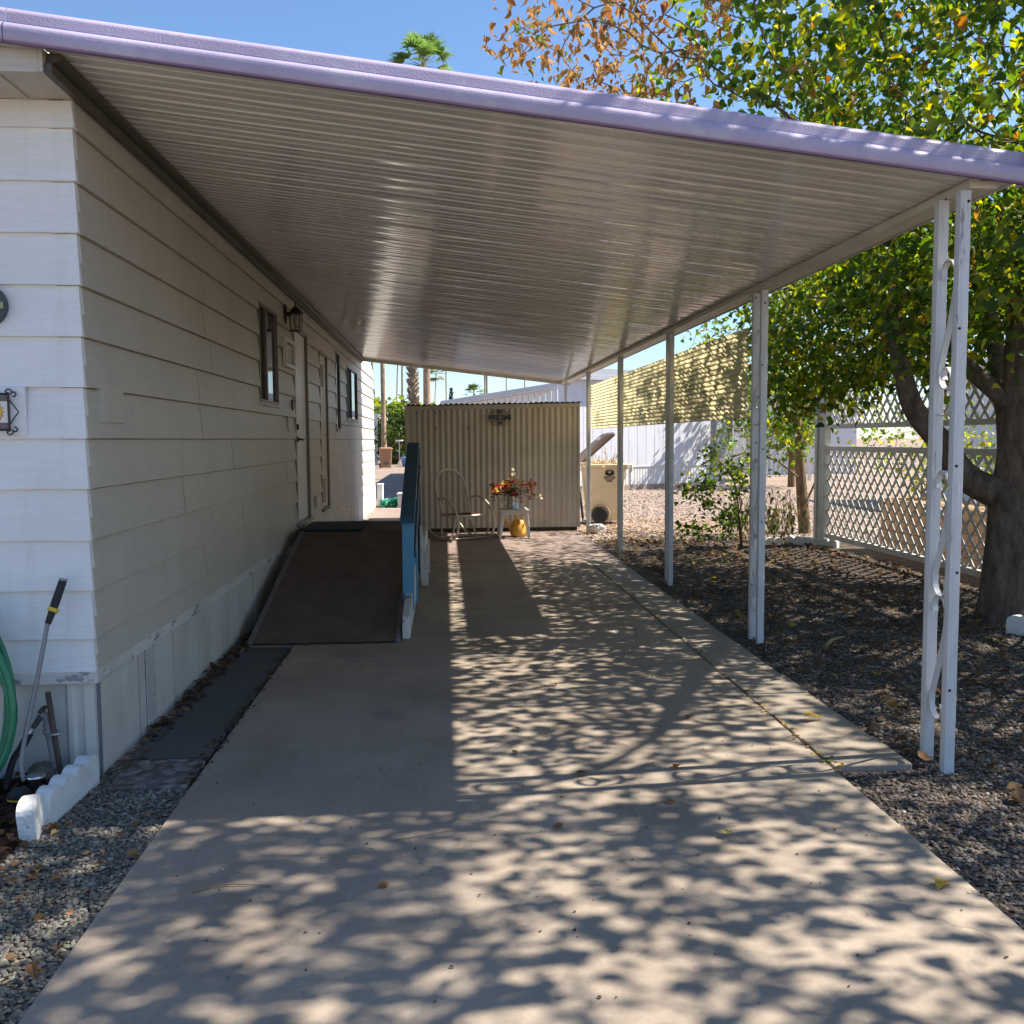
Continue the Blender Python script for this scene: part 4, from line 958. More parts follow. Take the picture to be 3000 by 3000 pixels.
for j in range(9):
    for i in range(14):
        a = 2*PI*i/14; r = .16*math.sin(PI*(.2+.8*j/8))+.01; r *= 1+.15*math.sin(3*a+j); vs.append((2.25+.75*r*math.cos(a),16.75+r*math.sin(a),.02+.55*j/8))
m.add(vs,[(j*14+i,j*14+(i+1)%14,(j+1)*14+(i+1)%14,(j+1)*14+i) for j in range(8) for i in range(14)]+[tuple(range(8*14,9*14))],0,True); m.build('sack', pm('yellow_sack',(.62,.48,.16),.8,.2), yl)

# ------------------------------------------------------------------ garden gear at the front corner
def scallop(L_, n, h=.135, th=.06):
    pts = [(0,0,0),(L_,0,0)]; w = L_/n
    for k in range(n):
        x1 = L_-k*w
        for a in np.linspace(0,PI,9): pts.append((x1-w/2+w/2*math.cos(a), 0, h-.045+.045*math.sin(a)*1.0))
    return pts
def edging(p0, ang, L_, n, label, h=.135, group=None, tilt=0):
    m = MB(); m.prism(scallop(L_,n,h),(0,.062,0)); o = m.build('edging_brick', M['brick'], org=(0,0,0), bevel=.006)
    o.location = p0; o.rotation_euler = (tilt,0,ang); tag(o, label, 'garden edging', group); return o
edging((-1.567,4.10,-.03), -PI/2-.03, .47, 4, 'white scalloped edging brick running from the house corner', .15)
edging((-1.60,3.655,-.03), -PI/2+.12, .155, 1, 'single broken white scallop brick leaning in the sun by the mulch', .15, tilt=.08)
edging((-1.70,3.53,-.03), PI+.35, .46, 3, 'white scalloped edging brick at the very left edge of the gravel', .15)
hs_ = thing('garden_hose', (-2.02,3.98,0), 'green garden hose hanging in loose loops on the front wall', 'hose')
m = MB()
for k in range(7):
    rx = .20+.024*k+rng.uniform(-.012,.012); rz_ = .40+.03*rng.uniform(-1,1); cx0 = -2.085+rng.uniform(-.012,.012)-.006*k; cz0 = .40+rng.uniform(-.025,.025); yy0 = HY-.075-.026*k
    m.tube([(cx0+rx*math.cos(t)*(1-.12*math.sin(t)), yy0+.02*math.sin(2*t+k), max(.005,cz0+rz_*math.sin(t))) for t in np.linspace(0,2*PI,41)[:-1]],.0135,9,closed=True)
m.build('coil', M['green'], hs_)
m = MB(); m.tube([(-2.12,HY-.02,.80),(-2.12,HY-.2,.80),(-2.12,HY-.24,.86)],.012,8); m.build('hook', M['iron'], hs_)
wd = thing('watering_wand', (-1.76,3.95,0), 'grey watering wand with black grip leaning against the front siding', 'watering wand')
m = MB(); m.tube([(-1.622,4.10,.865),(-1.645,4.07,.775)],[.0165,.0175],12); m.tube([(-1.645,4.07,.775),(-1.668,4.04,.69)],[.0175,.0125],12); m.build('grip', M['rubber'], wd)
m = MB(); m.tube([(-1.6205,4.102,.872),(-1.6225,4.0995,.862)],.0175,12); m.build('end_cap', M['grey'], wd)
m = MB(); m.tube([(-1.650,4.063,.752),(-1.655,4.057,.738)],.0225,12); m.build('ring', M['yring'], wd)
m = MB(); m.tube(smooth([(-1.667,4.04,.70),(-1.70,4.01,.50),(-1.745,3.975,.26),(-1.762,3.96,.16),(-1.762,3.95,.10),(-1.752,3.945,.055)],4),.0095,10); m.build('tube', M['grey'], wd)
m = MB(); m.lathe([(0,.0),(.03,.0),(.046,.012),(.048,.03),(.03,.05),(.014,.062)],(-1.75,3.90,-.012),18); m.build('head', M['rubber'], wd)
m = MB(); m.lathe([(.0485,.008),(.0505,.012),(.0485,.017)],(-1.75,3.90,-.012),18); m.build('head_ring', M['yring'], wd)
m = MB(); m.lathe([(0,0),(.022,.0),(.026,.018),(.034,.024),(.034,.05),(.038,.055),(.036,.066),(0,.06)],(-1.705,3.95,.01),20); tag(m.build('chrome_cup', M['chrome'], org=(-1.705,3.95,.01)), 'small perforated chrome nozzle lying by the watering wand', 'nozzle')
sp2 = thing('standpipe', (-1.68,4.10,0), 'grey hose tap on a leaning pipe with rusty stake by the house corner', 'tap')
m = MB(); m.tube([(-1.665,4.10,-.03),(-1.69,4.10,.12),(-1.712,4.10,.25)],[.021,.021,.02],12); m.tube(smooth([(-1.712,4.10,.25),(-1.718,4.10,.285),(-1.735,4.095,.285)],3),.016,10); m.lathe([(.02,0),(.027,.0),(.027,.016),(.02,.016)],(-1.706,4.10,.205),14); m.build('pipe', M['grey'], sp2)
m = MB(); m.tube([(-1.735,4.095,.283),(-1.765,4.08,.235)],[.013,.011],10); m.beam((-1.735,4.09,.30),(-1.715,4.085,.325),.03,.012); m.build('valve', M['iron'], sp2)
m = MB(); m.tube([(-1.768,4.078,.23),(-1.778,4.073,.215)],.016,12); m.build('collar', M['chrome'], sp2)
m = MB(); m.tube(smooth([(-1.778,4.073,.215),(-1.80,4.06,.17),(-1.83,4.04,.12),(-1.845,4.02,.06),(-1.85,4.0,.0)],4),[.017]*5+[.0135]*12,10); m.build('hose_end', M['rubber'], sp2)
m = MB(); m.tube([(-1.655,4.085,-.03),(-1.695,4.075,.39)],.011,10)
for k in range(34): 
    t = k/34; m.lathe([(.0115,0),(.0135,.002),(.0115,.004)],(-1.655-.04*t,4.085-.01*t,-.02+.41*t),8)
m.build('stake', M['iron'], sp2)
m = MB(); m.lathe([(.012,0),(.03,.002),(.03,.008),(.012,.01)],(-1.675,4.08,.205),14); m.build('clamp', M['galv'], sp2)
m = MB(); m.lathe([(.012,0),(.026,.002),(.026,.012),(.012,.014)],(-1.66,4.085,.012),14); m.build('clamp', M['galv'], sp2)
def rock(x,y,z,r,label):
    m = MB(); vs = []; 
    for j in range(7):
        for i in range(10):
            ph = PI*j/6; a = 2*PI*i/10; rr = r*(1+rng.uniform(-.16,.16)); vs.append((x+rr*1.3*math.sin(ph)*math.cos(a),y+rr*math.sin(ph)*math.sin(a),z+rr*.8*math.cos(ph)))
    m.add(vs,[(j*10+i,j*10+(i+1)%10,(j+1)*10+(i+1)%10,(j+1)*10+i) for j in range(6) for i in range(10)])
    tag(m.build('rock', M['rock'], org=(x,y,z)), label, 'rock')
rock(-1.735,4.10,.03,.06,'brown rock behind the leaning hose tap')

# ------------------------------------------------------------------ lattice fence
FX = 5.1
fn = thing('lattice_fence', (FX,12.4,0), 'white lattice fence panels between posts behind the big tree', 'fence')
def lattice(y0,y1,z0,z1,name):
    m = MB(); sp_ = .182; w = .036
    for lay, sg in ((0,1),(.011,-1)):
        c = -6.
        while c < 6+y1:
            # line: z - z0 = sg*(y - c); clip to the panel
            pts = []
            for yv in (y0,y1):
                zv = z0+sg*(yv-c)*1.12
                if z0 <= zv <= z1: pts.append((yv,zv))
            for zv in (z0,z1):
                yv = c+sg*(zv-z0)/1.12
                if y0 < yv < y1: pts.append((yv,zv))
            if len(pts) >= 2:
                pts = sorted(pts); a, b_ = pts[0], pts[-1]
                if math.hypot(a[0]-b_[0],a[1]-b_[1]) > .03:
                    m.beam((FX+lay,a[0],a[1]),(FX+lay,b_[0],b_[1]),w,.008,(1,0,0))
            c += sp_
    return m.build(name, M['lattice'], fn)
for (a,b_) in ((9.62,12.30),(6.85,9.52),(4.1,6.75)):
    lattice(a,b_,.16,1.28,'lattice_panel'); lattice(a,b_,1.60,2.62,'lattice_panel')
    for z0,z1 in ((.10,.165),(1.265,1.33),(1.555,1.612),(2.60,2.66)):
        m = MB(); m.box(FX-.022,FX+.032,a,b_,z0,z1); m.build('rail', M['lattice'], fn, bevel=.003)
for yp in (12.36,9.57,6.8,4.05):
    m = MB(); m.box(FX-.045,FX+.045,yp-.048,yp+.048,-.03,2.72); m.build('post', M['fpost'], fn, bevel=.004)
m = MB(); m.box(FX-.035,FX+.045,12.60,12.68,-.03,2.2); m.build('post', M['fpost'], fn, bevel=.004)
m = MB(); m.box(FX-.01,FX+.02,12.409,12.599,-.03,2.0); m.build('filler_board', M['fpost'], fn)
edging((4.17,6.70,-.03), -.9, .40, 3, 'white edging brick at the right edge of view before the tree trunk', .15)
edging((4.70,12.75,-.03), math.atan2(-.62,.47), .78, 6, 'white scalloped edging brick at the foot of the lattice fence', .12)
edging((4.22,12.83,-.03), -.10, .46, 4, 'half buried white edging brick left of the one at the fence', .085)

# ------------------------------------------------------------------ trees
def grow(seeds, attract, step=.14, di=.9, dk=.28, iters=70):
    """space colonisation: returns nodes, parent indices"""
    nodes = []; par = []
    for s_ in seeds:
        pts = smooth(s_[0], max(2,int(6))); last = s_[1]
        for i,p_ in enumerate(pts):
            nodes.append(np.array(p_)); par.append(last if i == 0 else len(nodes)-2)
        s_.append(len(nodes)-1)
    A = attract.copy()
    for _ in range(iters):
        if not len(A): break
        Nn = np.array(nodes)
        d = np.linalg.norm(A[:,None]-Nn[None],axis=2); j = d.argmin(1); dm = d[np.arange(len(A)),j]
        ok = dm < di*3.5; new = {}
        for a, jj in zip(A[ok], j[ok]): new.setdefault(jj, []).append((a-Nn[jj])/np.linalg.norm(a-Nn[jj]))
        if not new: break
        for jj, ds in new.items():
            v = np.sum(ds,0)+rng.normal(size=3)*.25; v /= np.linalg.norm(v)+1e-9
            nodes.append(Nn[jj]+v*step); par.append(jj)
        Nn = np.array(nodes)
        d = np.linalg.norm(A[:,None]-Nn[None],axis=2).min(1); A = A[d > dk]
    return np.array(nodes), par
def skeleton(mb, nodes, par, rtip=.005, power=2.3, rmax=.3, fixed=None):
    n = len(nodes); ch = [[] for _ in range(n)]
    for i,p_ in enumerate(par):
        if p_ is not None and p_ >= 0: ch[p_].append(i)
    r = np.zeros(n)
    for i in range(n-1,-1,-1):
        r[i] = rtip if not ch[i] else sum(r[c]**power for c in ch[i])**(1/power)
    r = np.minimum(r, rmax)
    if fixed is not None:
        for i,v in fixed.items(): r[i] = max(r[i], v)
    # chains
    done = set()
    for i in range(n):
        for c in ch[i]:
            if c in done: continue
            heavy = max(ch[i], key=lambda q: r[q])
            if c == heavy and par[i] is not None and par[i] >= 0 and i in done: pass
    starts = [i for i in range(n) if par[i] is None or par[i] < 0]
    stack = [(s_, None) for s_ in starts]
    while stack:
        s_, frm = stack.pop()
        chain = ([frm] if frm is not None else [])+[s_]; cur = s_
        while ch[cur]:
            nx = max(ch[cur], key=lambda q: r[q])
            for c in ch[cur]:
                if c != nx: stack.append((c, cur))
            chain.append(nx); cur = nx
        if len(chain) > 1:
            rr = [r[q] for q in chain]
            if frm is not None: rr[0] = min(rr[0], rr[1]*1.15)
            k = 12 if max(rr) > .06 else 6 if max(rr) > .015 else 4
            mb.tube([nodes[q] for q in chain], rr, k)
    return r
def ell(c, r, n, shell=.35):
    u = rng.normal(size=(n,3)); u /= np.linalg.norm(u,axis=1,keepdims=True); s_ = rng.uniform(shell,1,(n,1))**.6
    return np.array(c)+u*s_*np.array(r)
def clear_roof(p, m=.28):
    x, y_, z = p.T
    inside = (x < 2.62) & (x > -8) & (y_ > 3.5) & (y_ < 18)
    return p[~(inside & (z < 2.963-.118*(x+1.665)+.2+m)) & ~((x < 2.6) & (z < 2.4)) & (y_ > -.5)]
BT = (4.50,7.25)
mt = thing('mulberry_tree', (BT[0],BT[1],0), 'big broad leaved tree with thick dark trunk arching over the carport', 'tree')
att = np.concatenate([ell((4.9,6.6,4.7),(2.7,3.2,1.8),760), ell((2.5,7.6,4.3),(1.7,2.2,.9),230), ell((1.0,6.9,4.25),(.75,.9,.5),34), ell((4.2,2.9,4.1),(1.7,1.9,1.0),235), ell((4.55,3.2,5.75),(1.0,1.0,.6),150), ell((4.4,3.9,5.5),(1.0,.7,.6),120), ell((3.6,3.75,4.7),(.9,.6,.5),70),
    ell((7.5,6.6,4.9),(2.4,4.4,1.8),420), ell((4.0,9.3,2.6),(.95,1.9,.85),230), ell((3.95,10.0,2.1),(.6,1.0,.4),45), ell((3.75,6.6,3.25),(.95,2.6,.65),210), ell((3.9,10.2,3.4),(1.0,1.9,.7),120), ell((3.75,6.5,2.65),(.6,1.1,.5),90), ell((5.3,11.2,4.3),(2.2,2.2,1.4),190), ell((3.5,6.1,3.4),(.8,1.4,.75),90),
    ell((4.1,6.6,2.8),(.6,1.2,.5),50), ell((6.6,8.6,3.4),(1.2,2.2,1.0),120)])
att = clear_roof(att)
att = att[~((att[:,0] < 3.3) & (att[:,1] > 2.9) & (att[:,1] < 5.2) & (att[:,2] < 3.9))]
att = att[~((att[:,0] < 2.35) & (att[:,1] > 9.3))]
seeds = [[[(4.42,7.25,-.1),(4.46,7.25,.3),(4.52,7.25,.62),(4.60,7.22,.9)],-1]]
nodes_seed = seeds
TX = 4.50
limbs = [[(TX,7.25,.95),(4.16,7.28,1.12),(3.95,7.3,1.4),(3.72,7.35,1.72),(3.6,7.4,2.3),(3.5,7.4,3.1)],
         [(TX,7.25,1.0),(TX+.02,7.2,1.5),(TX-.02,7.15,2.1),(TX-.03,7.05,2.9),(TX+.05,6.9,3.7)],
         [(TX,7.18,1.65),(4.24,7.35,1.95),(4.08,7.6,2.25),(3.95,8.2,2.5)],
         [(TX-.02,7.1,2.2),(4.9,6.8,2.9),(5.7,6.5,3.7)],
         [(TX,7.25,1.1),(4.7,7.7,1.8),(5.0,8.6,2.8),(5.2,9.6,3.6)],
         [(TX-.02,7.0,2.5),(4.6,6.0,3.2),(4.7,4.8,3.9)]]
seed_list = [[seeds[0][0], -1]]
nodes_a = []
def limb_seeds(trunk, limbs, k=6):
    nodes = []; par = []
    for i,p_ in enumerate(smooth(trunk,k)): nodes.append(np.array(p_)); par.append(i-1)
    for lb in limbs:
        pts = [np.array(q) for q in smooth(lb,k)]
        j = int(np.linalg.norm(np.array(nodes)-pts[0],axis=1).argmin())
        for i,p_ in enumerate(pts[1:]): nodes.append(p_); par.append(j if i == 0 else len(nodes)-2)
    return nodes, par
def colonise(nodes, par, A, step=.15, dk=.26, iters=60):
    nodes = list(nodes); par = list(par)
    for _ in range(iters):
        if not len(A): break
        Nn = np.array(nodes)
        d = np.linalg.norm(A[:,None]-Nn[None],axis=2); j = d.argmin(1)
        new = {}
        for a, jj in zip(A, j): new.setdefault(jj, []).append((a-Nn[jj])/np.linalg.norm(a-Nn[jj]))
        for jj, ds in new.items():
            v = np.sum(ds,0); v = v/(np.linalg.norm(v)+1e-9)+rng.normal(size=3)*.22; v /= np.linalg.norm(v)
            nodes.append(Nn[jj]+v*step); par.append(int(jj))
        d = np.linalg.norm(A[:,None]-np.array(nodes)[None],axis=2).min(1); A = A[d > dk]
    return np.array(nodes), par
nd, pr_ = limb_seeds([(TX-.02,7.25,-.1),(TX-.02,7.25,.25),(TX,7.25,.6),(TX,7.25,.95)], limbs)
nseed = len(nd)
nd, pr_ = colonise(nd, pr_, att)
tk = MB(); fixed = {}
for i in range(19): fixed[i] = .185-.002*i if i > 4 else .235-.012*i
_o = 19
for lb, (ra, rb) in zip(limbs, ((.125,.05),(.135,.07),(.075,.04),(.09,.05),(.09,.05),(.07,.04))):
    L_ = (len(lb)-1)*6
    for i in range(L_): fixed[_o+i] = ra+(rb-ra)*i/L_
    _o += L_
rr = skeleton(tk, nd, pr_, .0042, 2.4, .13, fixed)
tk.build('trunk', M['bark'], mt)
def crown_points(nodes, par, first, per, spread, prob=None):
    ch = np.zeros(len(nodes),int)
    for p_ in par:
        if p_ is not None and p_ >= 0: ch[p_] += 1
    idx = [i for i in range(first,len(nodes)) if ch[i] <= 1 and (prob is None or rng.random() < prob(nodes[i]))]
    out = np.concatenate([nodes[i]+rng.normal(size=(per if ch[i] else per*2,3))*spread for i in idx])
    return out
def density(q):      # airy over the driveway side (mostly low hanging sprays there), dense over the yard
    gx = q[0]-q[2]*.937; gy = q[1]-q[2]*.075
    if q[2] < 3.1 and q[1] > 7.6 and q[0] > 3.4: return 1.
    if -.15 < gx < 1.95 and gy > 3.75:
        if 1.5 < gx and gy < 7: return .25
        return .70 if q[2] < 4.15 else .20
    return 1. if gy > 3.75 else .9
def airy(q):
    gx = q[:,0]-q[:,2]*.937; gy = q[:,1]-q[:,2]*.075; return ((gx > -.3) & (gx < 2.0) & (gy > 3.6)) | (gy < 3.7)
nd0 = nd
cpn = crown_points(nd, pr_, nseed, 18, .115, density)
low = lambda q: 1. if q[2] < 3.3 and 5.4 < q[1] < 12 and q[0]-q[2]*.937 > 1.0 else .0
cpn = np.concatenate([cpn, crown_points(nd, pr_, nseed, 16, .17, low)])
ar = airy(cpn); cpn[ar] += rng.normal(size=(ar.sum(),3))*np.where(cpn[ar][:,1:2] < 3.9, .05, .14)
cpn = clear_roof(cpn, .1)
x, y_, z = cpn.T
brown = (x < 2.0-.25*(z-4)) & (y_ < 9)
thin = rng.random(len(cpn)) < np.where(brown, .36, 1.)
cpn = cpn[thin]; brown = brown[thin]
gp = cpn[~brown]; n = len(gp)
open('/tmp/w/log','w').write('mulberry leaves %d nodes %d' % (len(cpn), len(nd))) if False else None
gc = palette(n, [(.045,.085,.016),(.08,.13,.02),(.17,.205,.025),(.36,.33,.04),(.24,.12,.035)], [3,3.6,3,1.3,.35])
leaves('crown', gp, rng.uniform(.04,.10,n), gc, M['leaf'], mt, droop=.7, flat=.25, curl=1.5)
bp = cpn[brown]; bp = np.concatenate([bp+rng.normal(size=bp.shape)*.035 for _ in range(2)]); n = len(bp)
bc = palette(n, [(.30,.155,.06),(.36,.21,.09),(.20,.10,.04),(.13,.16,.03)], [4,3,2,1.2])
o = leaves('dry_crown', bp, rng.uniform(.035,.085,n), bc, M['dry'], mt, droop=1.2, flat=.0, curl=3.6, width=.62); o['label'] = 'withered brown outer twigs'

def small_tree(name, trunk, limbs, att, label, cat, leafcols, leafps, size, per, spread, tr, group=None, bark='bark2', step=.15, rmax=.09):
    t = thing(name, (trunk[0][0],trunk[0][1],0), label, cat, group)
    nd, pr_ = limb_seeds(trunk, limbs); ns = len(nd); nd, pr_ = colonise(nd, pr_, att, step)
    m = MB(); skeleton(m, nd, pr_, .004, 2.3, rmax, {i: tr*(1-.02*i) for i in range(min(ns,19))}); m.build('trunk', M[bark], t)
    cp_ = crown_points(nd, pr_, ns, per, spread)
    n = len(cp_); leaves('crown', cp_, rng.uniform(*size,n), palette(n, leafcols, leafps), M['leaf'], t, droop=.5, flat=.4)
    return t
LG = [(.055,.105,.018),(.09,.15,.022),(.17,.21,.03),(.30,.28,.04)]
small_tree('young_tree', [(5.55,14.2,-.05),(5.50,14.2,.4),(5.45,14.2,1.0),(5.38,14.2,1.8)], [[(5.5,14.2,.35),(5.75,14.25,.9),(5.8,14.3,1.7),(5.9,14.3,2.6)],[(5.38,14.2,1.8),(5.2,14.1,2.5)],[(5.47,14.2,.8),(4.9,13.7,1.1),(4.4,13.2,1.2)]],
    np.concatenate([ell((5.2,14.2,3.0),(1.7,1.5,1.0),130), ell((3.9,13.0,1.0),(.75,.7,.42),34), ell((4.5,13.2,1.7),(.8,.7,.5),40), ell((5.6,13.6,2.0),(.8,.7,.5),40)]), 'young yellow-green tree with twin stems left of the lattice fence', 'tree', LG, [2,3,3,1.5], (.05,.09), 6, .13, .10)
small_tree('leafy_shrub', [(4.0,12.5,-.05),(3.95,12.4,.2),(3.9,12.3,.4)], [[(3.9,12.3,.4),(3.5,12.0,.55),(3.1,11.8,.75)],[(3.9,12.3,.4),(3.6,11.9,.35),(3.05,11.6,.25)],[(3.9,12.3,.4),(3.75,12.1,.9),(3.4,12.0,1.3)]],
    np.concatenate([ell((3.45,11.8,.95),(.5,.3,.14),12),ell((3.3,11.7,.5),(.6,.3,.12),12),ell((3.25,11.9,.75),(.35,.3,.2),10),ell((3.15,11.8,.25),(.4,.3,.15),10),ell((3.6,12.1,.55),(.45,.4,.4),30),ell((3.35,12.1,1.32),(.3,.3,.12),7),ell((3.9,12.2,.95),(.4,.3,.3),12)]), 'straggly green shrub with sprawling leafy branches over the gravel', 'shrub', LG, [3,3,1.5,.4], (.04,.075), 9, .07, .014, step=.09, rmax=.02)
# withered plants at the fence foot
wp = thing('withered_shrub', (4.75,13.4,0), 'withered drooping shrub with dry brown leaves beside the fence post', 'shrub')
m = MB(); pts = []
for k in range(46):
    a = rng.uniform(0,2*PI); h = rng.uniform(.3,.75); b0 = Vector((4.7+rng.uniform(-.55,.45),13.3+rng.uniform(-.3,.5),-.03)); e = b0+Vector((.16*math.cos(a),.12*math.sin(a),h))
    m.tube(smooth([b0,b0+(e-b0)*.6+Vector((0,0,.04)),e],3),.004,5)
    for t in np.linspace(.35,1,7): pts.append(np.array(b0+(e-b0)*t)+rng.normal(size=3)*.02)
m.build('stem', M['twig'], wp); pts = np.array(pts); leaves('foliage', pts, rng.uniform(.06,.12,len(pts)), palette(len(pts),[(.10,.11,.04),(.16,.13,.06),(.26,.17,.08),(.06,.08,.03)],[2,2,1.5,2]), M['dry'], wp, droop=2.2, width=.5)

# behind the fence
pb = MB(); 
for k in range(5): pb.box(5.75,5.79,8.6,12.1,-.03+k*.135,.098+k*.135)
pb.box(5.79,6.5,8.6,8.64,-.03,.64); pb.box(5.79,6.5,12.06,12.1,-.03,.64); pb.box(5.79,6.5,8.65,12.05,.5,.6)
tag(pb.build('wooden_planter', M['wood'], org=(6.1,10.4,-.03)), 'long brown timber planter box behind the lattice fence', 'planter')
small_tree('garden_bush', [(7.1,13.6,-.05),(7.1,13.6,.3),(7.1,13.6,.8)], [], np.concatenate([ell((7.1,13.6,1.3),(1.2,1.4,.8),70)]), 'yellow-green bush seen through the lattice fence', 'bush', LG, [1,3,4,2.5], (.05,.09), 8, .14, .04)
small_tree('citrus_bush', [(6.5,10.5,.5),(6.5,10.5,.7),(6.5,10.5,.9)], [], np.concatenate([ell((6.5,10.4,1.05),(.5,1.3,.4),44)]), 'low green bush growing in the timber planter behind the fence', 'bush', LG, [3,3,2,1], (.05,.08), 8, .10, .02)

small_tree('light_blocking_hedge', [(9.2,7.5,-.05),(9.2,7.5,.4),(9.2,7.5,1.2)], [], np.concatenate([ell((9.2,5.0,1.8),(1.0,3.2,1.6),90), ell((9.3,11.0,1.6),(1.0,3.0,1.4),80)]), 'tall green hedge added out of view behind the fence to block light', 'hedge', LG, [3,3,1,.3], (.07,.11), 12, .17, .06)  # added hedge out of view, blocks low light from the right
# ------------------------------------------------------------------ far things
def siding_box(name, x0,x1,y0,y1,z0,z1,mat,rib=.3):
    pass
nh = thing('neighbour_house', (5.5,27,0), 'white neighbouring mobile home with stained end wall beyond the shed', 'house')
A = Vector((3.0,25.6,0)); B = Vector((7.95,28.0,0)); dv = (B-A).normalized(); nv = Vector((-dv.y,dv.x,0))
def nbox(m, u0,u1,v0,v1,z0,z1):
    f = lambda u,v,z: tuple(A+dv*u+nv*v+Vector((0,0,z)))
    m.hexa([f(u0,v0,z0),f(u1,v0,z0),f(u1,v1,z0),f(u0,v1,z0),f(u0,v0,z1),f(u1,v0,z1),f(u1,v1,z1),f(u0,v1,z1)])
LN = (B-A).length
m = MB(); BK = [A, B, B+Vector((3.2,10,0)), A+Vector((1.7,10,0))]
m.prism([(q.x,q.y,.66) for q in BK],(0,0,2.39))
k = 0.
while k < LN-.1: nbox(m,k,k+.012,-.004,-.0005,.66,3.05); k += .31
m.build('wall', M['nbwall'], nh)
m = MB(); k = 0.
while k < LN-.02: nbox(m,k,k+.07,.012,.04,.12,.63); nbox(m,k+.07,k+.10,.022,.04,.12,.63); k += .10
nbox(m,0,LN,-.012,.03,.632,.66); nbox(m,2.55,2.62,-.01,.01,.13,.63); m.build('skirting', M['offwhite'], nh)
m = MB(); nbox(m,-.02,LN+.02,.005,.1,-.03,.118); m.build('footing', pm('footing_brick',(.34,.27,.22),.8,.2,6), nh)
m = MB(); E_ = -nv*.25; m.prism([(q.x,q.y,3.052) for q in (A+E_-dv*.1,B+E_+dv*.15,BK[2],BK[3])],(0,0,.12)); E_ = -nv*.22; m.prism([(q.x,q.y,3.174) for q in (A+E_-dv*.1,B+E_+dv*.15,BK[2],BK[3])],(0,0,.19)); m.build('roof', M['nbgrey'], nh)
m = MB(); nbox(m,2.3,3.1,-.03,-.006,2.45,2.62); m.build('wall_vent', M['dark'], nh)
m = MB(); nbox(m,LN+.02,LN+.9,.3,.4,0,3.0); nbox(m,LN+.45,LN+.8,.2,.29,.9,2.5); m.build('side_door', M['nbgrey'], nh)
nc = thing('neighbour_carport', (1.4,24,0), 'white neighbouring carport with sloped blue-grey fascia behind the shed', 'carport')
m = MB(); zl = lambda x: 2.40+(x+.09)*.1557
for dz0,dz1,oy in ((0,.055,0),(.058,.10,-.03),(.103,.145,-.06)):
    m.hexa([(-.09,24+oy,zl(-.09)-.13+dz0),(2.87,24+oy,zl(2.87)-.13+dz0),(2.87,42,zl(2.87)-.13+dz0),(-.09,42,zl(-.09)-.13+dz0),(-.09,24+oy,zl(-.09)-.13+dz1),(2.87,24+oy,zl(2.87)-.13+dz1),(2.87,42,zl(2.87)-.13+dz1),(-.09,42,zl(-.09)-.13+dz1)])
m.build('roof', M['nbtrim'], nc)
m = MB(); x = .05
while x < 2.8:
    m.hexa([(x,24.2,-.03),(x+.135,24.2,-.03),(x+.135,24.24,-.03),(x,24.24,-.03),(x,24.2,zl(x)-.14),(x+.135,24.2,zl(x+.135)-.14),(x+.135,24.24,zl(x+.135)-.14),(x,24.24,zl(x)-.14)]); x += .15
m.build('panel_wall', M['nbrib'], nc)
m = MB(); m.tube([(2.85,23.98,2.7),(2.85,23.98,0)],.03,8); m.build('downpipe', M['nbtrim'], nc)

def simple_house(name, x0,x1,y0,y1,h,label,wm,rm,wins,door=None):
    t = thing(name, ((x0+x1)/2,y0,0), label, 'house')
    m = MB(); m.box(x0,x1,y0,y1,-.03,h); k = .5
    while k < h: m.box(x0-.006,x1+.006,y0-.012,y0-.002,k,k+.02); m.box(x0-.012,x0-.002,y0,y1,k,k+.02); k += .23
    m.build('wall', M[wm], t)
    m = MB(); xm = (x0+x1)/2
    m.prism([(x0-.3,y0-.35,h+.002),(x1+.3,y0-.35,h+.002),(x1+.3,y0-.35,h+.15),(xm,y0-.35,h+.75),(x0-.3,y0-.35,h+.15)],(0,y1-y0+.7,0)); m.build('roof', M[rm], t)
    for (wx0,wx1,wz0,wz1) in wins:
        m = MB(); m.box(wx0-.06,wx1+.06,y0-.05,y0-.013,wz0-.06,wz1+.06); w = m.build('window', M['offwhite'], t)
        m = MB(); m.box(wx0,wx1,y0-.06,y0-.051,wz0,wz1); m.build('pane', M['glass'], w)
    if door:
        m = MB(); m.box(door[0],door[1],y0-.05,y0-.013,.2,2.2); m.build('door', M['nbgrey'], t)
    return t
simple_house('far_house', 9.2,16.5,37,50,2.9,'pale grey house across the street beyond the young tree','nbwall','nbgrey',[(10.2,11.4,1.1,2.2),(13.2,14.6,1.1,2.2)],(12,12.9))
simple_house('white_trailer', 11.5,15,15.5,21.5,2.9,'white mobile home glimpsed above the fence rail behind the big tree','offwhite','roofw',[(12.2,13.2,1.2,2.2)])
for k,(xx,yy2) in enumerate(((9.0,31.5),(10.6,31.5),(12.2,31.5))):
    pass
pc = thing('porch', (10.6,31.5,0), 'white porch frame on slim posts in front of the far house', 'porch')
m = MB(); m.box(8.8,12.6,31.3,34.5,2.62,2.78); m.build('roof', M['offwhite'], pc)
for xx in (8.95,10.1,12.4):
    m = MB(); m.box(xx-.05,xx+.05,31.4,31.5,-.03,2.62); m.build('post', M['offwhite'], pc)
m = MB()
for k in range(22): m.box(8.95+k*.15,8.99+k*.15,31.43,31.46,.1,.95)
m.box(8.95,12.4,31.42,31.47,.95,1.0); m.build('railing', M['offwhite'], pc)
small_tree('porch_shrub', [(8.7,29.5,-.05),(8.7,29.5,.3),(8.7,29.5,.7)], [], ell((8.7,29.5,1.2),(.7,.6,.9),40), 'feathery grey-green shrub by the far white porch', 'shrub', [(.10,.16,.08),(.14,.20,.10),(.2,.24,.1)], [1,1,.6], (.06,.11), 9, .16, .03)
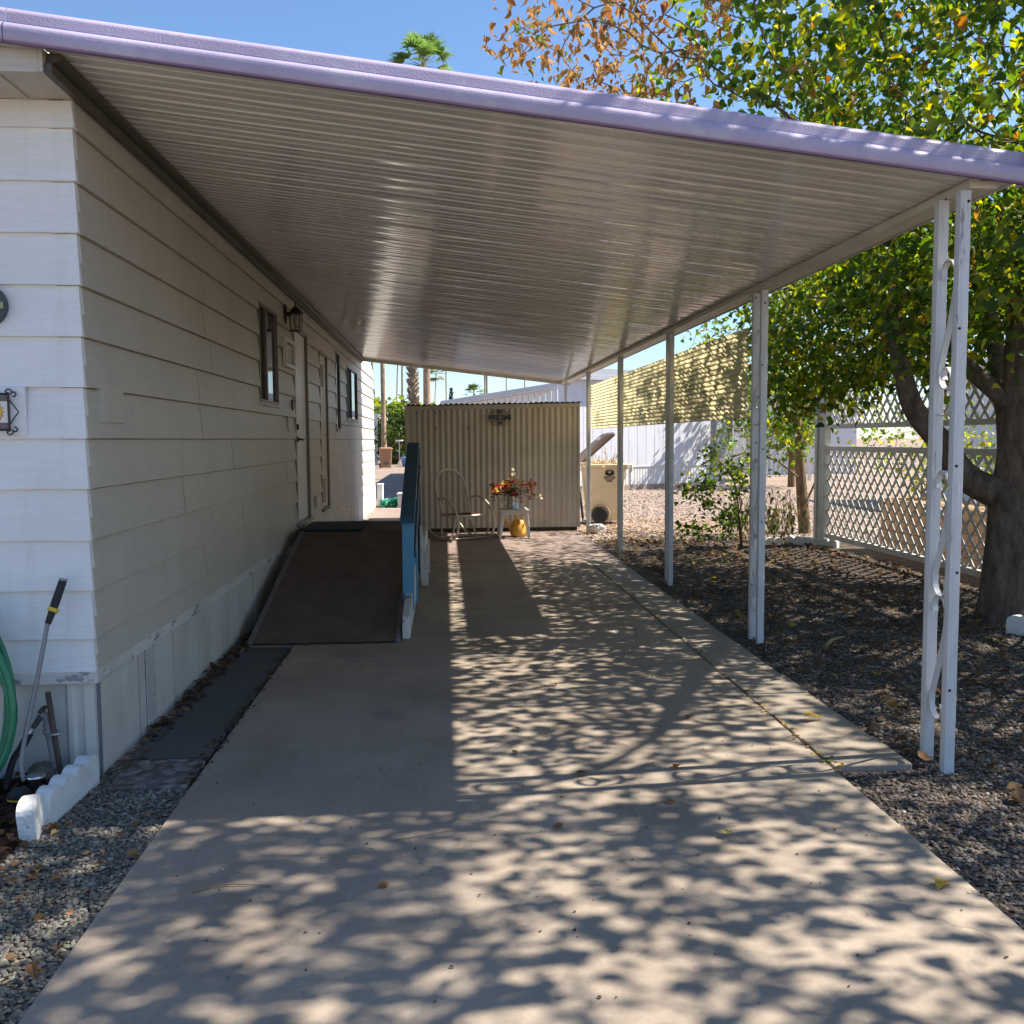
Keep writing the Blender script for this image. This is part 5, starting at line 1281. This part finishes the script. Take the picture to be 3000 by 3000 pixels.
small_tree('street_tree', [(10.3,27.5,-.05),(10.3,27.5,.6),(10.3,27.5,1.2)], [], ell((10.3,27.5,2.6),(2.0,1.8,1.9),110), 'bushy green tree behind the young tree, further down the street', 'tree', LG, [2,3,2,.6], (.1,.18), 8, .25, .12)

# far left gap: posts, bushes, tub, hose heap, palms
fc = thing('far_carport', (-5.2,60,0), 'white far carport on slim posts beyond the brown bin', 'carport')
m = MB(); m.box(-9,-3.9,57,66,2.75,3.0); m.build('roof', M['offwhite'], fc)
for xx in (-7.4,-6.3,-5.4,-4.6,-4.1):
    m = MB(); m.box(xx-.09,xx+.09,57.1,57.3,-.03,2.75); m.build('post', M['offwhite'], fc)
m = MB(); m.box(-9,-4.9,65,65.2,-.03,2.7); m.build('back_wall', M['offwhite'], fc)
def bush(name, c, r, n, label, cat, cols, ps, size, stemr=.12):
    t = thing(name, (c[0],c[1],0), label, cat)
    m = MB()
    for k in range(6):
        a = 2*PI*k/6; m.tube(smooth([(c[0],c[1],-.05),(c[0]+.3*r[0]*math.cos(a),c[1]+.3*r[1]*math.sin(a),c[2]*.6),(c[0]+.7*r[0]*math.cos(a),c[1]+.7*r[1]*math.sin(a),c[2])],4),[stemr*(1-.09*i) for i in range(9)],7)
    m.build('trunk', M['bark2'], t)
    cl = ell(c, r, max(10,n//30), .55); pts = np.concatenate([q+rng.normal(size=(30,3))*min(r)*.22 for q in cl]); pts = pts[pts[:,2] > .02]
    leaves('crown', pts, rng.uniform(*size,len(pts)), palette(len(pts),cols,ps), M['leaf'], t, droop=.3, flat=.5); return t
bush('dark_bush', (-3.0,58,1.7), (1.6,1.5,1.8), 2600, 'dense dark bush behind the blue tub and left of the shed', 'bush', [(.03,.055,.014),(.05,.08,.018),(.10,.13,.025)], [3,2,.6], (.14,.26))
bush('light_tree', (-3.6,76,2.5), (2.6,2.5,1.6), 2400, 'pale green tree crown behind the palm trunks', 'tree', LG, [1,3,3,.6], (.25,.45))
bush('broad_tree', (-8.2,92,3.2), (5.0,3.0,2.0), 2400, 'broad bright green tree at the far left behind the white carport', 'tree', LG, [1,3,3,.4], (.3,.55))
bush('green_tree', (-2.2,95,2.7), (3.4,3.0,1.9), 2400, 'rounded green tree behind the shaggy palm', 'tree', LG, [3,3,1,.3], (.3,.5))
bt = thing('blue_tub', (-2.05,52,0), 'light blue plastic tub standing near the dark bush', 'tub')
m = MB(); m.lathe([(0,0),(.26,0),(.34,.48),(.37,.5),(.35,.53),(.32,.5),(.25,.08),(0,.08)],(-2.05,52,-.03),20); m.build('body', M['bluetub'], bt)
m = MB(); m.tube([(-2.40,52,.42),(-2.46,52,.36),(-2.40,52,.3)],.02,6); m.tube([(-1.70,52,.42),(-1.64,52,.36),(-1.70,52,.3)],.02,6); m.build('handle', M['bluetub'], bt)
bb_ = thing('bird_bath', (-2.5,52.5,0), 'thin metal stand with a small white tray behind the brown bin', 'stand')
m = MB(); m.tube([(-2.5,52.5,-.03),(-2.5,52.5,1.35)],.02,6); m.beam((-2.7,52.5,0),(-2.3,52.5,0),.03,.03); m.build('pole', M['galv'], bb_)
m = MB(); m.lathe([(0,0),(.18,.02),(.24,.08),(.22,.09),(0,.05)],(-2.5,52.5,1.34),14); m.build('tray', M['offwhite'], bb_)
hh = MB()
for k in range(9):
    r = rng.uniform(.10,.22); hh.tube([(-1.22+rng.uniform(-.08,.08)+r*math.cos(t),20.9+rng.uniform(-.1,.1)+r*math.sin(t),.0+.02*k*.7+.05*math.sin(t+k)) for t in np.linspace(0,2*PI,21)[:-1]],.018,6,closed=True)
tag(hh.build('hose_heap', pm('teal_hose',(.02,.27,.18),.4,.2), org=(-1.22,20.9,0)), 'heap of green hose on the gravel at the far house corner', 'hose')
gx_ = MB(); gx_.box(-1.02,-.55,20.4,20.9,-.03,.26); gx_.box(-1.04,-.53,20.38,20.92,.262,.30); tag(gx_.build('utility_box', M['nbgrey'], org=(-.78,20.6,-.03), bevel=.01), 'low grey utility box beside the heap of green hose', 'box')
ac = MB(); ac.box(-1.50,-1.38,20.95,21.3,-.03,.44); ac.box(-1.51,-1.37,20.94,21.31,.442,.48); tag(ac.build('meter_cabinet', M['offwhite'], org=(-1.43,21.1,-.03), bevel=.01), 'small white cabinet at the far end of the house wall', 'cabinet')

def palm(x, y, h, r, cr, label, shag=None, lean=(0,0), bark='palmbark', dead=False, fr=26):
    t = thing('palm_tree', (x,y,0), label, 'palm tree', 'palms along the skyline')
    m = MB(); pts = [(x+lean[0]*k*k/400,y+lean[1]*k*k/400,-.05+h*k/20) for k in range(21)]
    m.tube(pts,[r*(1.25-.3*min(1,k/5)) for k in range(21)],12)
    m.build('trunk', M[bark], t)
    tip = Vector(pts[-1])
    if shag:
        s_ = MB(); z = shag[0]
        while z < shag[1]:
            q = z/h*20; i = min(19,int(q)); c = Vector(pts[i]).lerp(Vector(pts[i+1]),q-i)
            for k in range(7):
                a = rng.uniform(0,2*PI); d = Vector((math.cos(a),math.sin(a),rng.uniform(.3,1.1))); e = c+Vector((math.cos(a),math.sin(a),0))*r*.85
                s_.tube([e,e+d*r*.8,e+d*r*1.15+Vector((0,0,.1*r))],[r*.22,r*.17,r*.05],5)
            z += r*.42
        s_.build('stub_bark', M['shag'], t)
    V = []; cols = []
    for f_ in range(fr):
        a = rng.uniform(0,2*PI); el = rng.uniform(-.6,1.25); d = Vector((math.cos(a)*math.cos(el),math.sin(a)*math.cos(el),math.sin(el))); L_ = cr*rng.uniform(.42,.55)
        base = tip+d*L_; side = d.cross(Vector((0,0,1))).normalized(); up = side.cross(d)
        V.append([tip-side*.03,tip+side*.03,base+side*.02,base-side*.02]); cols.append((.12,.13,.05))
        nb = 13
        for k in range(nb):
            b_ = (k/(nb-1)-.5)*2.5; dd = (d*math.cos(b_)+side*math.sin(b_)).normalized(); w = side*math.cos(b_)-d*math.sin(b_)
            l2 = cr*rng.uniform(.42,.55)*(1-.12*abs(b_)); droop = Vector((0,0,-1))*l2*rng.uniform(.1,.5)
            mid_ = base+dd*l2*.55+up*.03; e = base+dd*l2+droop*.6
            V.append([base-w*.02*cr*.5,base+w*.02*cr*.5,mid_+w*.045*cr*.6,mid_-w*.045*cr*.6]); V.append([mid_-w*.045*cr*.6,mid_+w*.045*cr*.6,e+w*.006,e-w*.006])
            cc = (.095,.15,.045) if el > -.2 else (.17,.16,.06); cols += [cc,cc]
    V = np.array([[tuple(p_) for p_ in q] for q in V]); cols = np.array(cols)*rng.uniform(.75,1.35,(len(cols),1))
    bulk('crown', V, [(0,1,2,3)], cols, M['leaf'], t); return t
def PX(px, D): return (px-1302)/2769*D
palm(PX(1252,54),54,22.0,.2,2.1,'tall fan palm whose green crown shows above the carport roof',fr=44)
palm(PX(1097,95),95,20,.12,1.6,'thin palm with shaggy lower trunk right beside the house wall',(.5,6.4),(-.1,0))
palm(PX(1126,56),56,14,.145,1.8,'smooth pale palm trunk right behind the brown bin')
palm(PX(1180,95),95,20,.11,1.7,'slim palm with shaggy lower trunk left of the broad shaggy palm',(.5,5.9),(.4,0))
palm(PX(1163,140),140,28,.10,1.8,'very thin dark leaning palm trunk behind the slim shaggy one',None,(1.6,0),'shag')
palm(PX(1212,36),36,9.0,.125,2.0,'broad shaggy palm trunk standing just above the shed corner',(1.6,8.8))
palm(PX(1272,150),150,11.6,.09,2.2,'small far palm with its crown low over the left of the shed',None,(.4,0))
palm(PX(1308,160),160,31,.12,2.0,'straight thin far palm trunk above the left half of the shed')
palm(PX(1389,150),150,8.6,.16,2.2,'short far palm crown peeping over the sloped fascia')
palm(PX(1420,150),150,12.6,.12,2.0,'far palm with half hidden crown touching the carport edge')
palm(PX(1426,110),110,22,.14,2.0,'thick brown far palm trunk right of the half hidden crown')
palm(PX(1483,160),160,31,.11,2.0,'thin far palm trunk above the middle of the sloped fascia')
palm(PX(1537,160),160,31,.11,2.0,'rightmost thin far palm trunk above the sloped fascia')
cy1 = thing('cypress_tree', (PX(1322,110),110,0), 'narrow dark cypress spire beside the far palm trunk', 'tree')
m = MB(); m.tube([(PX(1322,110),110,-.05),(PX(1322,110),110,7.2)],[.12,.03],6); m.build('trunk', M['bark'], cy1)
zz = rng.uniform(.3,7.3,700); wdt = .42*np.sqrt(np.clip(1-zz/7.4,0,1)); ang = rng.uniform(0,2*PI,700)
leaves('crown', np.stack([PX(1322,110)+wdt*np.cos(ang),110+wdt*np.sin(ang),zz],1), rng.uniform(.15,.3,700), palette(700,[(.02,.035,.03),(.03,.05,.03)],[1,1]), M['leaf'], cy1, droop=-.8)

# ------------------------------------------------------------------ loose stones, litter
RK_V = np.array([(1,0,0),(.45,.85,.05),(-.5,.8,0),(-1,.05,.05),(-.45,-.85,0),(.55,-.75,.03),(.5,.2,.55),(-.15,.45,.6),(-.45,-.3,.5),(.3,-.4,.58)])
RK_F = [(0,1,6),(1,2,7,6),(2,3,8,7),(3,4,8),(4,5,9,8),(5,0,6,9),(6,7,8,9)]
def stones(name, xy, z, smin, smax, cols, ps, label=None):
    n = len(xy); s_ = rng.uniform(smin,smax,n)*rng.choice([.7,1,1.25],n)
    V = np.repeat(RK_V[None],n,0)*rng.uniform(.75,1.25,(n,10,1)); V[:,:,2] *= rng.uniform(.5,1.1,(n,1)); V[:,:,0] *= rng.uniform(1.,1.5,(n,1))
    a = rng.uniform(0,2*PI,n); tx = rng.normal(size=n)*.35
    c_, sn = np.cos(a)[:,None], np.sin(a)[:,None]
    Zt = V[:,:,2]+V[:,:,0]*tx[:,None]*.6
    X2 = V[:,:,0]*c_-V[:,:,1]*sn; Y2 = V[:,:,0]*sn+V[:,:,1]*c_
    V = np.stack([X2,Y2,Zt],2)*s_[:,None,None]*.5
    V += np.stack([xy[:,0],xy[:,1],z+rng.uniform(-.003,.006,n)],1)[:,None,:]
    o = bulk(name, V, RK_F, palette(n, cols, ps, .22), M['stones']); o['kind'] = 'stuff'; return o
n = 38000; xy = np.stack([rng.uniform(-2.6,-1.09,n),rng.uniform(1.6,4.02,n)],1); xy = xy[~((xy[:,0] < -1.56)&(xy[:,1] > 3.3))&~((xy[:,0] > -1.45)&(xy[:,1] > 3.98))]
GG = [(.17,.155,.125),(.23,.21,.17),(.11,.10,.085),(.29,.265,.215),(.20,.155,.115)]
stones('gravel_stones', xy, -.02, .007, .018, GG, [3,3,3,1.5,1])
n = 85000; xy = np.stack([rng.uniform(1.70,5.2,n),2.2+6.8*rng.random(n)**1.5],1)
xy = xy[~((xy[:,0] < 2.08)&(xy[:,1] > 3.93))]
stones('yard_stones', xy, -.024, .008, .020, [(.16,.13,.105),(.108,.087,.072),(.21,.172,.142),(.30,.255,.215),(.076,.064,.055)], [3,3,2,1,2])
n = 9000; xy = np.stack([rng.uniform(2.1,9,n),rng.uniform(13,27,n)],1)
stones('far_stones', xy, -.028, .03, .06, [(.34,.26,.21),(.42,.34,.28),(.24,.18,.15)], [1,1,1])
def flat_leaves(name, xy, z, size, cols, kind='stuff', mat='dry', width=.9):
    n = len(xy); d = rng.normal(size=(n,3)); d[:,2] *= .18; nm = rng.normal(size=(n,3))*.35; nm[:,2] = 1
    Fm = frames(d, nm); Tn = np.repeat((LEAF_V*np.array([1,width,1]))[None],n,0); Tn[:,:,2] *= rng.uniform(.5,3.,(n,1))
    V = np.einsum('nkj,nji->nki',Tn,Fm)*size[:,None,None]+np.stack([xy[:,0],xy[:,1],np.full(n,z)],1)[:,None,:]
    zm = V[:,:,2].min(1,keepdims=True); V[:,:,2] += np.maximum(0,z-.004-zm)
    o = bulk(name, V, LEAF_F, cols, M[mat])
    if kind: o['kind'] = kind
    return o
LC = [(.42,.30,.07),(.50,.38,.10),(.30,.17,.06),(.20,.12,.05),(.24,.24,.05)]
n = 2400; xy = np.stack([2.12+3.0*rng.random(n),2.6+10.6*rng.random(n)**.62],1)
flat_leaves('leaf_litter', xy, -.012, rng.uniform(.03,.075,n), palette(n,[(.13,.085,.045),(.09,.06,.035),(.30,.22,.06),(.17,.10,.045),(.38,.29,.08)],[4,5,.6,2,.35]))
n = 900; xy = np.stack([rng.uniform(2.1,5,n),rng.uniform(13,17,n)],1); flat_leaves('leaf_scatter', xy, -.02, rng.uniform(.03,.06,n), palette(n,LC,[.5,.3,3,3,.3]))
n = 130; xy = np.stack([rng.uniform(1.68,1.71,n)+rng.normal(size=n)*.012,3.9+5*rng.random(n)**1.6],1); flat_leaves('gap_debris', xy, .004, rng.uniform(.010,.030,n), palette(n,LC,[1,.7,3,4,.6]))
n = 240; xy = np.stack([rng.uniform(-1.12,-1.08,n)+rng.normal(size=n)*.012,4.0+2.6*rng.random(n)],1); flat_leaves('joint_debris', xy, .0, rng.uniform(.01,.03,n), palette(n,[(.06,.04,.03),(.12,.08,.05),(.18,.12,.06)],[3,2,1]))
n = 420; xy = np.stack([rng.uniform(-1.50,-1.40,n),4.2+3.2*rng.random(n)**.6],1); flat_leaves('wall_debris', xy, -.004, rng.uniform(.015,.05,n), palette(n,[(.06,.04,.03),(.12,.08,.05),(.18,.12,.06)],[3,2,1]))
n = 500; xy = np.stack([rng.uniform(-2.6,-1.56,n),rng.uniform(3.35,4.15,n)],1); flat_leaves('mulch_litter', xy, -.008, rng.uniform(.02,.06,n), palette(n,[(.10,.05,.03),(.06,.035,.025),(.22,.12,.06),(.3,.22,.1)],[3,3,1.2,.4]))
n = 130; xy = np.stack([rng.uniform(-2.2,-1.1,n),rng.uniform(2.2,3.7,n)],1); flat_leaves('gravel_litter', xy, .0, rng.uniform(.02,.05,n), palette(n,[(.35,.19,.09),(.22,.11,.05),(.45,.33,.1)],[2,2,.7]))
n = 240; xy = np.stack([rng.uniform(-1.0,1.65,n),2.3+4.5*rng.random(n)],1); flat_leaves('concrete_specks', xy, .003, rng.uniform(.004,.013,n), palette(n,[(.05,.035,.025),(.10,.06,.04),(.5,.46,.4)],[4,2,.4]))
# single fallen leaves
def fallen(x, y_, s_, col, label, group=None, z=.002, curl=2.2):
    d = np.array([[rng.normal(),rng.normal(),.02]]); nm = np.array([[rng.normal()*.1,rng.normal()*.1,1]])
    T = LEAF_V.copy(); T[:,2] *= curl; V = np.einsum('kj,ji->ki',T,frames(d,nm)[0])[None]*s_; V[:,:,2] -= V[:,:,2].min()
    V += np.array([x,y_,z])
    o = bulk('fallen_leaf', V, LEAF_F, np.array([col]), M['dry'], org=(x,y_,z)); tag(o, label, 'leaf', group); return o
Y_, B_ = (.50,.34,.06), (.20,.11,.05)
fallen(1.83,4.63,.085,Y_,'big yellow leaf lying in the sun on the grey pavers',z=.003)
fallen(2.42,2.98,.14,(.36,.20,.06),'large curled brown leaf on the sunlit gravel right of the driveway',z=-.005,curl=3.2)
fallen(1.00,3.26,.05,(.45,.36,.10),'crumpled yellow leaf on the concrete, nearest the camera',curl=3)
fallen(1.60,2.86,.06,Y_,'yellow leaf near the right edge of the concrete slab',curl=2)
fallen(2.10,3.97,.08,(.24,.12,.05),'reddish brown leaf at the corner of the paver strip',z=.003)
for (x, y_) in ((1.02,4.02),(.87,3.62),(.62,5.45),(.35,4.6),(1.25,4.75),(.55,3.95),(.30,4.25),(.42,3.4),(-.2,3.0)):
    fallen(x,y_,rng.uniform(.035,.06),np.array(B_)*rng.uniform(.7,1.3),'small dry brown leaf lying on the open concrete driveway','small brown leaves on the driveway',curl=1.7)
def stick(pts, r, label, m_='twig'):
    m = MB(); m.tube(smooth(pts,3),r,6); tag(m.build('twig', M[m_], org=tuple(pts[0])), label, 'twig')
stick([(-1.40,6.66,.006),(-1.28,6.655,.008),(-1.16,6.65,.006)],.006,'pale straight stick at the foot of the ramp',  'twig')
stick([(-.83,3.0,.005),(-.72,3.04,.008),(-.58,3.02,.005)],.0026,'thin curved twig on the concrete near the left gravel')
stick([(-.45,3.22,.005),(-.38,3.20,.012),(-.30,3.23,.005)],.002,'short forked twig on the concrete, left of the middle')
stick([(-.2,3.34,.005),(-.1,3.37,.006),(.02,3.42,.004)],.0016,'fine straight twig beside a patch of sun on the concrete')
m = MB(); m.tube(smooth([(2.62,6.3,.0),(2.72,6.42,.02),(2.86,6.55,.01)],4),[.012,.014,.016,.018,.016,.014,.012,.010,.008],7,flat=.5); tag(m.build('seed_pod', pm('pod',(.33,.27,.10),.7,.2), org=(2.62,6.3,0)), 'long dry yellow pod lying on the dark gravel past the second post', 'pod')
